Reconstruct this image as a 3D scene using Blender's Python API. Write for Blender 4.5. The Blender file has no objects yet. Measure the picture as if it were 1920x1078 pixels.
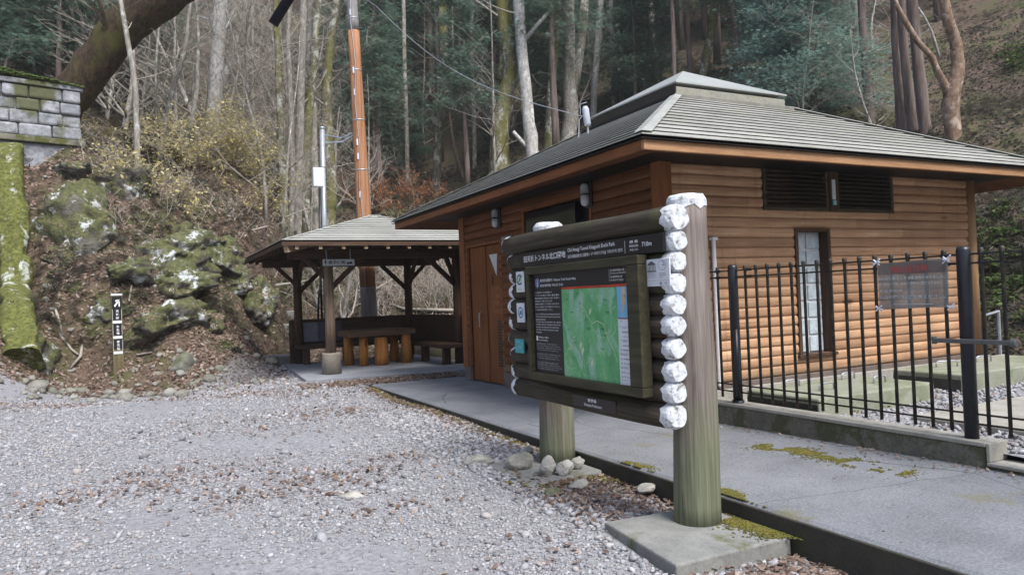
import bpy, math, random
import numpy as np
from mathutils import Vector, Matrix
rnd = random.Random(7)
npr = np.random.default_rng(11)
S = bpy.context.scene
COL = S.collection

# ---------------------------------------------------------------- camera
YAW, PIT, ROL, FPX = 0.476298601, 0.0130085896, 0.0403045275, 1358.54
CAM = np.array([0.0, 0.0, 1.30])
_fw = np.array([math.sin(YAW)*math.cos(PIT), math.cos(YAW)*math.cos(PIT), math.sin(PIT)])
_r = np.array([math.cos(YAW), -math.sin(YAW), 0.0])
_u = np.cross(_r, _fw)
CR = math.cos(ROL)*_r - math.sin(ROL)*_u
CU = math.sin(ROL)*_r + math.cos(ROL)*_u
CF = _fw
cd = bpy.data.cameras.new('camera'); cam = bpy.data.objects.new('camera', cd); COL.objects.link(cam)
cam.matrix_world = Matrix(((CR[0], CU[0], -CF[0], 0), (CR[1], CU[1], -CF[1], 0), (CR[2], CU[2], -CF[2], 1.30), (0, 0, 0, 1)))
cd.sensor_width = 36; cd.lens = 36*FPX/1920; cd.clip_start = 0.05; cd.clip_end = 1000
S.camera = cam
# ---------------------------------------------------------------- world, sun, exposure
SUN_EL, SUN_AZ = math.radians(54), math.radians(172)      # azimuth clockwise from +Y
w = bpy.data.worlds.new('World'); S.world = w; w.use_nodes = True
nt = w.node_tree
sky = nt.nodes.new('ShaderNodeTexSky'); sky.sky_type = 'NISHITA'; sky.sun_disc = False
sky.sun_elevation = SUN_EL; sky.sun_rotation = SUN_AZ; sky.altitude = 700; sky.dust_density = 4.0; sky.air_density = 1.0
nt.links.new(sky.outputs[0], nt.nodes['Background'].inputs[0])
nt.nodes['Background'].inputs[1].default_value = 0.10
sl = bpy.data.lights.new('sun', 'SUN'); sun = bpy.data.objects.new('sun', sl); COL.objects.link(sun)
sl.energy = 2.0; sl.angle = math.radians(26); sl.color = (1.0, 0.97, 0.94)
sd = Vector((math.sin(SUN_AZ)*math.cos(SUN_EL), math.cos(SUN_AZ)*math.cos(SUN_EL), math.sin(SUN_EL)))
sun.rotation_euler = sd.to_track_quat('Z', 'Y').to_euler()
S.view_settings.view_transform = 'Standard'; S.view_settings.look = 'None'
S.view_settings.exposure = 1.38; S.view_settings.gamma = 1.0
S.cycles.max_bounces = 5; S.cycles.diffuse_bounces = 3; S.cycles.transparent_max_bounces = 8

# ---------------------------------------------------------------- measuring helpers (a photo point becomes a place in the world)
def ray(x, y): return (CR*(x-960) + CU*(539-y))/FPX + CF
def pt(x, y, d): return CAM + ray(x, y)*d
def onx(x, y, X): r = ray(x, y); return CAM + r*(X/r[0])
def ony(x, y, Y): r = ray(x, y); return CAM + r*(Y/r[1])
def onz(x, y, Z=0.): r = ray(x, y); return CAM + r*((Z-1.3)/r[2])

# ---------------------------------------------------------------- value noise (numpy)
_perm = npr.random((64, 64, 64)).astype(np.float32)
def vnoise(p):
    p = np.asarray(p, float); i = np.floor(p).astype(int); f = p-i; f = f*f*(3-2*f)
    r = 0
    for a in (0, 1):
        for b in (0, 1):
            for c in (0, 1):
                wgt = (f[..., 0] if a else 1-f[..., 0])*(f[..., 1] if b else 1-f[..., 1])*(f[..., 2] if c else 1-f[..., 2])
                r = r + wgt*_perm[(i[..., 0]+a) % 64, (i[..., 1]+b) % 64, (i[..., 2]+c) % 64]
    return r*2-1
def fbm(p, o=4):
    s = 0; a = 1; p = np.asarray(p, float)
    for k in range(o): s = s + a*vnoise(p*2**k+k*7.3); a *= .5
    return s

# ---------------------------------------------------------------- terrain height
ctl = [(0,0,-.12),(3,3,-.2),(4,1,-.22),(3,5,-.13),(3.2,8,-.07),(3.1,11,-.03),(-3,3,-.05),(-3,7,.05),(0,8,-.03),(0,4,-.08),(-4,11,.2),(0,11,.06),
       (2,13,-.02),(5,13,-.04),(4,16.4,.0),(7,14,-.05),(5,10,-.25),(7,8,-.3),(9.5,8,-.25),(8,4,-.25),(6,4,-.25),(10,6,-.1),(9,12,.0),(9.5,10.5,.0),
       (0,-12,-.1),(10,-10,-.1),(-10,-10,0),(-12,4,.6),(-20,-20,5),(20,-22,5),(0,-24,6),(-25,10,9),(10,1,-.2),(12,3,.2),(5,-3,-.2),
       (13,0,.4),(20,0,4),(30,-5,10),(40,10,16),(-60,20,25),(-50,80,45),(0,130,62),(60,110,62),(90,60,55),(100,0,50),(150,150,90),(-120,120,70),(-130,-20,40),(60,-60,25),(0,-45,24),(0,-70,42),(-40,-35,24),(35,-45,24),(50,-30,24),(-45,-5,20),(-22,0,6),(-30,-60,26),(40,-70,27),(0,-140,50),(-90,-130,60),(130,-110,60)]  # unseen hills behind the camera are raised to cut off low sky light
ctl = [np.array(c, float) for c in ctl]
for a in [(0,715,13.6),(150,705,13.6),(222,693,13.4),(300,712,13.2),(420,700,13.8),(480,668,16),(500,655,17.8),(540,640,19.6),(545,613,21.3),(555,585,23),
          (12,600,13.2),(60,640,13.2),(90,560,13.9),(90,470,15),(60,350,16.5),(100,288,17.0),(60,286,16.9),(140,290,17.0),(20,284,16.9),(50,300,16.0),(20,300,15.9),(80,302,16.2),(175,300,17.4),(-200,300,17),(-200,600,12.5),(-300,100,20),
          (180,420,15.5),(180,560,14.2),(300,600,14.2),(300,500,15.5),(300,360,18.5),(200,300,19),(420,620,15.6),(420,540,17),(480,520,18),(520,560,20),(470,430,19.5),
          (250,290,21),(400,285,24),(450,330,24),(520,430,23),(560,500,25),(560,440,28),(640,580,24),(700,588,21),(700,540,23),(700,500,26),(850,570,19.5),(850,500,23),(780,440,28),
          (700,380,36),(850,365,35),(600,300,42),(960,320,34),(1000,290,34),(1075,265,35),(800,200,48),(1330,145,36),(950,0,60),(420,150,42),(200,150,32),(100,120,34),(0,0,46),(700,60,60),(1200,0,62),(1450,60,46),
          (1640,235,28),(1800,258,21),(1700,245,25),(1900,330,17),(1900,450,14.5),(1880,600,12.6),(1930,640,11.5),(1920,150,27),(1700,0,42),(1920,-100,40),(2100,300,16),(2100,500,12)]:
    ctl.append(pt(*a))
ctl = np.array(ctl)
def _phi(a, b): return np.sqrt(((a[:, None, :]-b[None, :, :])**2).sum(-1)+.35)
_n = len(ctl); _A = np.zeros((_n+3, _n+3)); _A[:_n, :_n] = _phi(ctl[:, :2], ctl[:, :2]) + np.eye(_n)*(-.02)
_P = np.c_[np.ones(_n), ctl[:, :2]]; _A[:_n, _n:] = _P; _A[_n:, :_n] = _P.T
_W = np.linalg.solve(_A, np.r_[ctl[:, 2], 0, 0, 0])
def lotY(x):   # far edge of the gravel lot
    return np.interp(x, [-30, -8, -2, .5, 1.2, 1.9, 2.5, 3.6, 5.5, 14], [12.5, 13.4, 14.4, 13.9, 14.6, 16.0, 16.6, 13, 12.3, 12])
def wild(x, y):  # 0 on the lot, 1 on the bank and hill
    a = np.clip((y-lotY(x)+.1)/1.6, 0, 1); b = np.clip((x-10.2)/1.5, 0, 1)
    pav = (x > 2.2) & (x < 7.0) & (y > 11.5) & (y < 17.3)
    a = np.where(pav, 0, a)
    return np.maximum(a, b)
def H(x, y):
    x = np.atleast_1d(np.asarray(x, float)); y = np.atleast_1d(np.asarray(y, float)); sh = x.shape
    q = np.c_[x.ravel(), y.ravel()]; z = np.empty(len(q))
    for i in range(0, len(q), 20000):
        z[i:i+20000] = _phi(q[i:i+20000], ctl[:, :2])@_W[:_n] + np.c_[np.ones(len(q[i:i+20000])), q[i:i+20000]]@_W[_n:]
    m = wild(q[:, 0], q[:, 1])
    n3 = np.c_[q, np.zeros(len(q))]
    z = z + m*(.28*fbm(n3*.45, 4) + .07*fbm(n3*2.7+5, 2)) + (1-m)*.018*fbm(n3*.8, 2)
    # keep the made ground free of earth
    inb = ((q[:, 0] > 3.3) & (q[:, 0] < 4.7) & (q[:, 1] < 11.1)) | ((q[:, 0] > 4.7) & (q[:, 0] < 9.9) & (q[:, 1] < 10.9) & (q[:, 1] > -4)) 
    z = np.where(inb, np.minimum(z, -.2), z)
    ins = (q[:, 0] > 2.6) & (q[:, 0] < 5.7) & (q[:, 1] > 12.3) & (q[:, 1] < 16.2)
    z = np.where(ins, np.minimum(z, -.03), z)
    return z.reshape(sh)
def hz(x, y): return float(H(x, y)[0])
def ground(px, py, dmin=8, dmax=95):
    d = np.arange(dmin, dmax, .1); r = ray(px, py); P = CAM[None, :]+r[None, :]*d[:, None]
    h = H(P[:, 0], P[:, 1]); k = np.nonzero(P[:, 2] <= h)[0]
    k = k[0] if len(k) else len(d)-1
    return P[k], d[k]

# ---------------------------------------------------------------- objects
ROOT = {}
def tag(o, label=None, cat=None, group=None, kind=None):
    if label: o['label'] = label
    if cat: o['category'] = cat
    if group: o['group'] = group
    if kind: o['kind'] = kind
    return o
def thing(name, label, cat, loc=(0, 0, 0), group=None):
    o = bpy.data.objects.new(name, None); COL.objects.link(o); o.location = loc; o.empty_display_size = .1
    ROOT[o.name] = np.array(loc, float)
    return tag(o, label, cat, group)
def link(name, me, parent=None, origin=None):
    o = bpy.data.objects.new(name, me); COL.objects.link(o)
    if parent is not None:
        o.parent = parent; ROOT[o.name] = ROOT[parent.name]
    else:
        ROOT[o.name] = np.zeros(3) if origin is None else np.array(origin, float); o.location = ROOT[o.name]
    return o
def orig(parent, origin): return ROOT[parent.name] if parent is not None else (np.zeros(3) if origin is None else np.array(origin, float))
def mesh_np(name, v, f, mat, parent=None, origin=None, smooth=False, uv=None):
    """v (N,3); f (M,k) array or list of such arrays."""
    if not isinstance(f, list): f = [f]
    v = np.asarray(v, np.float32)-orig(parent, origin).astype(np.float32)
    me = bpy.data.meshes.new(name); me.vertices.add(len(v)); me.vertices.foreach_set('co', v.ravel())
    tot = sum(a.size for a in f); npoly = sum(len(a) for a in f)
    me.loops.add(tot); me.loops.foreach_set('vertex_index', np.concatenate([a.ravel() for a in f]).astype(np.int32))
    me.polygons.add(npoly)
    st = []; c = 0
    for a in f: st.append(c+np.arange(len(a))*a.shape[1]); c += a.size
    me.polygons.foreach_set('loop_start', np.concatenate(st).astype(np.int32))
    me.polygons.foreach_set('loop_total', np.concatenate([np.full(len(a), a.shape[1]) for a in f]).astype(np.int32))
    if smooth: me.polygons.foreach_set('use_smooth', np.ones(npoly, bool))
    me.update(calc_edges=True); me.materials.append(mat)
    return link(name, me, parent, origin)
class MB:
    def __init__(s): s.v = []; s.f = []; s.cut = []
    def add(s, v, f):
        n = len(s.v); s.cut.append((n, len(s.f))); s.v += [tuple(map(float, p)) for p in v]; s.f += [tuple(i+n for i in q) for q in f]; return s
    def box(s, x0, x1, y0, y1, z0, z1):
        v = [(x, y, z) for z in (z0, z1) for y in (y0, y1) for x in (x0, x1)]
        return s.add(v, [(0, 2, 3, 1), (4, 5, 7, 6), (0, 1, 5, 4), (2, 6, 7, 3), (0, 4, 6, 2), (1, 3, 7, 5)])
    def bar(s, a, b, w, h, up=(0, 0, 1)):
        a = np.array(a, float); b = np.array(b, float); t = b-a; t /= np.linalg.norm(t); u = np.array(up, float)
        sd_ = np.cross(t, u)
        if np.linalg.norm(sd_) < 1e-4: sd_ = np.cross(t, (1, 0, 0))
        sd_ /= np.linalg.norm(sd_); up_ = np.cross(sd_, t)
        v = [p+sd_*i*w/2+up_*j*h/2 for p in (a, b) for i, j in ((-1, -1), (1, -1), (1, 1), (-1, 1))]
        return s.add(v, [(0, 1, 2, 3), (4, 7, 6, 5), (0, 4, 5, 1), (1, 5, 6, 2), (2, 6, 7, 3), (3, 7, 4, 0)])
    def tube(s, pts, rad, n=8, cap=True, jit=0., seed=0):
        pts = [np.array(p, float) for p in pts]; m = len(pts)
        if not hasattr(rad, '__len__'): rad = [rad]*m
        rr = random.Random(seed) if jit else None
        vs = []; prev = None
        for i in range(m):
            t = pts[min(i+1, m-1)]-pts[max(i-1, 0)]; t = t/(np.linalg.norm(t)+1e-9)
            if prev is None:
                a = np.array((0, 0, 1.)) if abs(t[2]) < .8 else np.array((1., 0, 0)); u = np.cross(t, a)
            else: u = prev-t*np.dot(prev, t)
            u = u/(np.linalg.norm(u)+1e-9); prev = u; wv = np.cross(t, u)
            for k in range(n):
                an = 2*math.pi*k/n; r = rad[i]*(1+(rr.uniform(-jit, jit) if jit else 0))
                vs.append(pts[i]+(u*math.cos(an)+wv*math.sin(an))*r)
        fs = [(i*n+k, i*n+(k+1) % n, (i+1)*n+(k+1) % n, (i+1)*n+k) for i in range(m-1) for k in range(n)]
        if cap: fs += [tuple(range(n-1, -1, -1)), tuple((m-1)*n+k for k in range(n))]
        return s.add(vs, fs)
    def prism(s, poly, z0, z1):
        n = len(poly); v = [(x, y, z0) for x, y in poly]+[(x, y, z1) for x, y in poly]
        return s.add(v, [tuple(range(n-1, -1, -1)), tuple(range(n, 2*n))]+[(i, (i+1) % n, n+(i+1) % n, n+i) for i in range(n)])
    def each(s, name, mat, parent=None, **k):
        for (v0, f0), (v1, f1) in zip(s.cut, s.cut[1:]+[(len(s.v), len(s.f))]):
            m = MB(); m.v = s.v[v0:v1]; m.f = [tuple(i-v0 for i in q) for q in s.f[f0:f1]]; m.build(name, mat, parent, **k)
    def build(s, name, mat, parent=None, origin=None, smooth=False, bevel=0, seg=2):
        o3 = orig(parent, origin); me = bpy.data.meshes.new(name)
        me.from_pydata([(p[0]-o3[0], p[1]-o3[1], p[2]-o3[2]) for p in s.v], [], s.f)
        me.update(); me.materials.append(mat)
        if smooth:
            me.polygons.foreach_set('use_smooth', [len(p.vertices) < 6 for p in me.polygons])
        o = link(name, me, parent, origin)
        if bevel:
            b = o.modifiers.new('bevel', 'BEVEL'); b.width = bevel; b.segments = seg; b.limit_method = 'ANGLE'
        return o

# ---------------------------------------------------------------- materials
def mat(name, fn=None, rough=.8, color=(.5, .5, .5), metal=0, spec=.3):
    m = bpy.data.materials.new(name); m.use_nodes = True; t = m.node_tree; b = t.nodes['Principled BSDF']
    b.inputs['Roughness'].default_value = rough; b.inputs['Metallic'].default_value = metal
    b.inputs['Base Color'].default_value = (*color, 1); b.inputs['Specular IOR Level'].default_value = spec
    if fn: fn(t, b)
    return m
def N(t, kind, **k):
    n = t.nodes.new('ShaderNode'+kind)
    for a, v in k.items():
        if a.startswith('i_'):
            n.inputs[int(a[2:]) if a[2:].isdigit() else a[2:].replace('_', ' ')].default_value = v
        else: setattr(n, a, v)
    return n
def coord(t, scale=(1, 1, 1), rand=False):
    c = N(t, 'TexCoord'); mp = N(t, 'Mapping'); mp.inputs['Scale'].default_value = scale
    t.links.new(c.outputs['Object'], mp.inputs[0])
    if rand:
        oi = N(t, 'ObjectInfo'); ml = N(t, 'Math', operation='MULTIPLY'); ml.inputs[1].default_value = 40
        t.links.new(oi.outputs['Random'], ml.inputs[0]); t.links.new(ml.outputs[0], mp.inputs['Location'])
    return mp.outputs[0]
def noise(t, vec, scale, detail=4, rough=.55, dist=0):
    n = N(t, 'TexNoise'); n.inputs['Scale'].default_value = scale; n.inputs['Detail'].default_value = detail
    n.inputs['Roughness'].default_value = rough; n.inputs['Distortion'].default_value = dist
    if vec is not None: t.links.new(vec, n.inputs['Vector'])
    return n.outputs['Fac']
def ramp(t, fac, stops, interp='LINEAR'):
    r = N(t, 'ValToRGB'); cr = r.color_ramp; cr.interpolation = interp
    while len(cr.elements) < len(stops): cr.elements.new(.5)
    for e, (p, c) in zip(cr.elements, stops):
        e.position = p; e.color = (*(c if hasattr(c, '__len__') else (c, c, c)), 1)
    t.links.new(fac, r.inputs[0]); return r.outputs[0]
def mix(t, fac, a, b, mode='MIX'):
    m = N(t, 'Mix', data_type='RGBA', blend_type=mode)
    for sock, v in ((m.inputs[0], fac), (m.inputs[6], a), (m.inputs[7], b)):
        if hasattr(v, 'is_output'): t.links.new(v, sock)
        elif hasattr(v, '__len__'): sock.default_value = (*v, 1)
        else: sock.default_value = v
    return m.outputs[2]
def bump(t, b, h, strength=.5, dist=.02):
    n = N(t, 'Bump'); n.inputs['Strength'].default_value = strength; n.inputs['Distance'].default_value = dist
    t.links.new(h, n.inputs['Height']); t.links.new(n.outputs[0], b.inputs['Normal'])
def base(t, b, c): t.links.new(c, b.inputs['Base Color'])
def islrand(t): return N(t, 'NewGeometry').outputs['Random Per Island']
def normz(t):
    s = N(t, 'SeparateXYZ'); t.links.new(N(t, 'NewGeometry').outputs['Normal'], s.inputs[0]); return s.outputs[2]

def wood(name, c1, c2, c3, stretch=(1, 1, 1), scale=6, rough=.75, moss=None, island=False, bs=.35):
    def fn(t, b):
        v = coord(t, stretch)
        g = noise(t, v, scale, 6, .65, .6); big = noise(t, coord(t), 1.7, 3)
        c = ramp(t, g, [(.3, c1), (.52, c2), (.72, c3)])
        c = mix(t, ramp(t, big, [(.35, 0.), (.65, .55)]), c, tuple(x*.62 for x in c2))
        kn = N(t, 'TexVoronoi'); kn.inputs['Scale'].default_value = 2.6; t.links.new(coord(t, tuple(.35+.65*(s > .5) for s in stretch)), kn.inputs['Vector'])
        c = mix(t, ramp(t, kn.outputs['Distance'], [(.06, .9), (.11, 0.)]), c, tuple(x*.3 for x in c1))
        if island:
            st_ = noise(t, coord(t, (5, 5, .5)), 2.2, 5, .7); c = mix(t, ramp(t, st_, [(.56, 0.), (.74, .45)]), c, tuple(x*.38 for x in c1))
            sz_ = N(t, 'SeparateXYZ'); t.links.new(N(t, 'TexCoord').outputs['Object'], sz_.inputs[0]); am_ = N(t, 'Math', operation='MULTIPLY_ADD'); am_.inputs[1].default_value = -1.1; t.links.new(sz_.outputs[2], am_.inputs[0]); t.links.new(noise(t, coord(t), 3, 5, .7), am_.inputs[2])
            c = mix(t, ramp(t, am_.outputs[0], [(-.0, 0.), (.28, .6)]), c, (.22, .20, .14))
            c = mix(t, ramp(t, islrand(t), [(0, (.72, .72, .72)), (.5, (1, 1, 1)), (1, (1.22, 1.16, 1.1))]), (1, 1, 1), c, 'MULTIPLY') if False else mix(t, 1.0, c, ramp(t, islrand(t), [(0, (.66, .63, .61)), (1, (1.0, 1.0, 1.0))]), 'MULTIPLY')
        if moss:
            c = mix(t, ramp(t, noise(t, coord(t), moss[1], 5, .7), [(moss[2], 0.), (moss[2]+.14, moss[3])]), c, moss[0])
        base(t, b, c); bump(t, b, g, bs, .006)
    return mat(name, fn, rough)
def concrete(name, c, dark=.55, moss=None, sc=3, rough=.9, grain=.25):
    def fn(t, b):
        v = coord(t); n1 = noise(t, v, sc, 6, .65); n2 = noise(t, v, 60, 3, .7)
        col = ramp(t, n1, [(.3, tuple(x*dark for x in c)), (.55, c), (.75, tuple(min(1, x*1.25) for x in c))])
        col = mix(t, grain, col, ramp(t, n2, [(.3, tuple(x*.4 for x in c)), (.7, tuple(min(1, x*1.6) for x in c))]))
        if moss: col = mix(t, ramp(t, noise(t, v, moss[1], 5, .7, .3), [(moss[2], 0.), (moss[2]+.1, moss[3])]), col, moss[0])
        base(t, b, col); bump(t, b, n2, .35, .004)
    return mat(name, fn, rough)
def plain(name, c, rough=.5, metal=0, var=.25, sc=8, spec=.3):
    def fn(t, b):
        n = noise(t, coord(t), sc, 5, .6)
        base(t, b, ramp(t, n, [(.3, tuple(x*(1-var) for x in c)), (.7, tuple(min(1, x*(1+var*.5)) for x in c))]))
        bump(t, b, n, .08, .003)
    return mat(name, fn, rough, metal=metal, spec=spec)
MOSS = (.075, .10, .018)
M = {}
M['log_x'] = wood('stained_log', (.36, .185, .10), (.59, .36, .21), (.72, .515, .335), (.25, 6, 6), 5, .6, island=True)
M['log_y'] = wood('stained_log_shaded', (.105, .038, .016), (.19, .074, .029), (.27, .113, .047), (6, .25, 6), 5, .6, island=True)  # darker copy of the front logs, with the side's shade in the colour
M['trim'] = wood('stained_trim', (.15, .055, .022), (.26, .10, .038), (.36, .155, .06), (5, 5, .3), 5, .6)
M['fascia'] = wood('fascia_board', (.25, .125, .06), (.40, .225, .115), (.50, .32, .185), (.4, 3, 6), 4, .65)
M['fascia_y'] = wood('fascia_board_shaded', (.14, .048, .018), (.24, .092, .033), (.31, .13, .05), (3, .4, 6), 4, .65)  # front fascia colour darkened, shade of the side painted in
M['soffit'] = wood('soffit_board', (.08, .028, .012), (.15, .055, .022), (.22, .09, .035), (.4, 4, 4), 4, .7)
M['door'] = wood('door_wood', (.13, .045, .018), (.22, .08, .028), (.29, .115, .04), (6, 6, .4), 4, .5)
M['darkwood'] = wood('weathered_dark_wood', (.035, .020, .012), (.075, .042, .025), (.12, .075, .045), (5, 5, .4), 4, .75)
M['darkwood_x'] = wood('weathered_dark_beam', (.035, .020, .012), (.075, .042, .026), (.12, .075, .048), (.4, 5, 5), 4, .75)
M['greypost'] = wood('grey_weathered_post', (.10, .065, .04), (.19, .135, .095), (.28, .22, .165), (6, 6, .35), 4, .8)
M['lightwood'] = wood('pale_wood', (.30, .22, .13), (.45, .34, .21), (.55, .44, .30), (1, 1, 1), 6, .8)
M['orangelog'] = wood('orange_log', (.22, .085, .018), (.40, .165, .035), (.50, .24, .07), (7, 7, .4), 4, .6)
M['boardlog'] = wood('dark_stained_log', (.018, .013, .008), (.046, .037, .024), (.11, .092, .064), (7, .25, 7), 5, .7, moss=((.045, .06, .015), 2.5, .52, .6))
M['boardpost'] = wood('grey_green_post', (.085, .062, .050), (.185, .155, .130), (.30, .26, .225), (7, 7, .22), 5, .8, moss=((.085, .115, .05), 1.3, .50, .5))
def f_bp(t, b):
    v = coord(t, (7, 7, .22)); g = noise(t, v, 5, 6, .65, .6)
    c = ramp(t, g, [(.3, (.085, .065, .055)), (.52, (.185, .158, .14)), (.72, (.30, .268, .245))])
    sp = N(t, 'SeparateXYZ'); t.links.new(N(t, 'TexCoord').outputs['Object'], sp.inputs[0]); ad = N(t, 'Math', operation='MULTIPLY_ADD'); ad.inputs[1].default_value = -.42; t.links.new(sp.outputs[2], ad.inputs[0]); t.links.new(noise(t, coord(t, (2, 2, 1)), 1.6, 4), ad.inputs[2])
    c = mix(t, ramp(t, ad.outputs[0], [(.12, 0.), (.42, .75)]), c, ramp(t, g, [(.3, (.07, .09, .045)), (.7, (.20, .23, .135))]))
    cr = noise(t, coord(t, (11, 11, .35)), 3.1, 2, .5); c = mix(t, ramp(t, cr, [(.27, .85), (.31, 0.)]), c, (.03, .022, .018))
    base(t, b, c); bump(t, b, g, .4, .008)
M['boardpost'] = mat('grey_post_green_foot', f_bp, .8)
M['frame'] = wood('olive_frame', (.024, .021, .011), (.050, .046, .024), (.085, .078, .045), (5, .5, 5), 5, .65)
def f_paint(t, b):
    v = coord(t); n = noise(t, v, 26, 6, .7); n2 = noise(t, v, 9, 4, .6)
    c = ramp(t, n, [(.3, (.30, .32, .34)), (.5, (.58, .61, .64)), (.68, (.76, .79, .82))])
    c = mix(t, ramp(t, n, [(.37, .9), (.42, 0.)]), c, (.19, .175, .15)); c = mix(t, ramp(t, n2, [(.62, 0.), (.70, .5)]), c, (.42, .43, .42)); base(t, b, c); bump(t, b, n, .5, .006)
M['whitepaint'] = mat('chipped_white_paint', f_paint, .6)
M['roof'] = None
def f_roof(t, b):
    v = coord(t); n = noise(t, v, 2.2, 5, .6); n2 = noise(t, v, 45, 3)
    c = ramp(t, n, [(.3, (.32, .32, .285)), (.55, (.44, .445, .41)), (.75, (.53, .54, .51))])
    c = mix(t, .25, c, ramp(t, n2, [(.3, (.1, .1, .09)), (.7, (.5, .5, .47))]))
    c = mix(t, ramp(t, noise(t, v, 1.1, 4), [(.5, 0.), (.75, .5)]), c, (.30, .31, .19))
    c = mix(t, 1.0, c, ramp(t, islrand(t), [(0, (.8, .8, .8)), (1, (1, 1, 1))]), 'MULTIPLY')
    base(t, b, c); bump(t, b, n2, .2, .003)
M['roof'] = mat('slate_shingle', f_roof, .55)
M['hip'] = plain('hip_flashing', (.36, .37, .34), .45, var=.3)
M['lantern'] = concrete('lichened_curb', (.30, .30, .26), .6, ((.2, .2, .12), 9, .5, .5), sc=9)
M['captop'] = plain('pale_metal_cap', (.37, .39, .38), .35, var=.15, sc=2)
M['blackmetal'] = plain('black_painted_metal', (.014, .016, .022), .38, var=.4, sc=12, spec=.5)
def f_bar(t, b):
    v = coord(t); n = noise(t, v, 14, 5, .7)
    base(t, b, ramp(t, n, [(.35, (.016, .016, .017)), (.55, (.04, .038, .03)), (.68, (.10, .075, .05))])); bump(t, b, n, .2, .002)
M['bar'] = mat('weathered_black_bar', f_bar, .5)
M['grey'] = plain('galvanised_steel', (.42, .45, .48), .4, metal=.5, var=.2)
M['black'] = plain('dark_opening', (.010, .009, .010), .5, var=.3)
M['darkglass'] = mat('dark_glass', None, .12, (.012, .014, .018), spec=.6)
M['louver'] = wood('louver_wood', (.035, .028, .018), (.075, .060, .040), (.12, .10, .075), (.4, 5, 5), 4, .7)
def f_gblock(t, b):
    v = coord(t); n = noise(t, v, 14, 3)
    base(t, b, ramp(t, n, [(.3, (.34, .41, .45)), (.7, (.58, .65, .69))])); bump(t, b, n, .4, .01)
M['glassblock'] = mat('glass_block', f_gblock, .15, spec=.6)
M['whiteframe'] = plain('white_joint', (.66, .68, .70), .5, var=.1)
def f_walk(t, b):
    v = coord(t); n1 = noise(t, v, 1.5, 8, .68); n2 = noise(t, v, 75, 3, .75); n3 = noise(t, v, 6, 5, .7)
    c = ramp(t, n1, [(.3, (.09, .096, .102)), (.5, (.165, .175, .188)), (.72, (.245, .257, .272))])
    c = mix(t, .38, c, ramp(t, n2, [(.28, (.05, .05, .055)), (.5, (.22, .23, .25)), (.75, (.46, .48, .51))]))
    c = mix(t, ramp(t, n3, [(.58, 0.), (.72, .45)]), c, (.12, .12, .12))
    vo = N(t, 'TexVoronoi', feature='DISTANCE_TO_EDGE'); vo.inputs['Scale'].default_value = .55; mp = N(t, 'Mapping'); t.links.new(v, mp.inputs[0]); w_ = mix(t, .12, mp.outputs[0], N(t, 'TexNoise').outputs['Color'], 'ADD'); t.links.new(w_, vo.inputs['Vector'])
    c = mix(t, ramp(t, vo.outputs['Distance'], [(.0, .75), (.004, 0.)]), c, (.06, .06, .06))
    c = mix(t, ramp(t, noise(t, v, 1.1, 5, .7), [(.60, 0.), (.68, .6)]), c, (.16, .145, .045))
    base(t, b, c); bump(t, b, n2, .5, .005)
M['walk'] = mat('worn_walkway_concrete', f_walk, .85)
M['slab'] = concrete('pavilion_slab_concrete', (.25, .265, .29), .7, sc=2)
M['kerb'] = concrete('mossy_concrete', (.20, .19, .155), .4, ((.055, .062, .018), 4, .44, .75), sc=4)
M['kerbtop'] = concrete('pale_concrete', (.33, .32, .28), .65, ((.12, .13, .05), 5, .6, .4), sc=4)
M['vault'] = concrete('greenish_concrete', (.27, .285, .22), .65, ((.12, .15, .07), 2.5, .5, .5), sc=3)
M['pad'] = concrete('footing_concrete', (.235, .24, .225), .6, ((.085, .09, .02), 2.2, .57, .8), sc=4)
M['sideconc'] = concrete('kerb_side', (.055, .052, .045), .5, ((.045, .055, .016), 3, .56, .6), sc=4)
M['post_base'] = concrete('round_footing', (.22, .20, .165), .6, sc=6)
M['moss'] = None
def f_moss(t, b):
    v = coord(t); n = noise(t, v, 30, 4, .7); n2 = noise(t, v, 3, 3)
    base(t, b, mix(t, ramp(t, n2, [(.35, 0.), (.65, 1.)]), ramp(t, n, [(.3, (.11, .095, .018)), (.7, (.24, .20, .045))]), ramp(t, n, [(.3, (.07, .075, .016)), (.7, (.16, .155, .035))])))
    bump(t, b, n, .8, .02)
M['moss'] = mat('moss_mat', f_moss, .95)
M['text'] = mat('white_lettering', None, .5, (.75, .77, .78))
M['textdim'] = mat('grey_lettering', None, .5, (.38, .40, .42))
M['textblk'] = mat('dark_lettering', None, .5, (.03, .035, .05))
M['signblack'] = plain('sign_black', (.016, .015, .018), .4, var=.2)
M['white'] = plain('white_plate', (.62, .66, .70), .4, var=.08)
M['red'] = plain('sign_red', (.45, .055, .02), .5, var=.2)
M['redtext'] = mat('red_lettering', None, .5, (.42, .10, .10))
M['blue'] = plain('sign_blue', (.05, .10, .30), .45, var=.1)
M['sea'] = plain('map_sea', (.18, .42, .66), .5, var=.15, sc=20)
M['teal'] = plain('teal_sticker', (.06, .33, .36), .5, var=.2, sc=20)
def f_map(t, b):
    v = coord(t); n = noise(t, v, 5, 5, .6); n2 = noise(t, coord(t, (1, 1.6, .9)), 3.2, 4, .5, 1.5)
    c = ramp(t, n, [(.3, (.05, .27, .09)), (.5, (.11, .38, .15)), (.72, (.19, .47, .22))])
    c = mix(t, ramp(t, n2, [(.50, 0.), (.64, .75)]), c, (.33, .52, .42))
    fi = noise(t, v, 60, 3, .7); c = mix(t, ramp(t, fi, [(.35, .35), (.5, 0.)]), c, (.03, .2, .07))
    base(t, b, c)
M['map'] = mat('green_relief_map', f_map, .35)
M['contour'] = mat('map_lines', None, .5, (.55, .62, .42))
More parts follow.
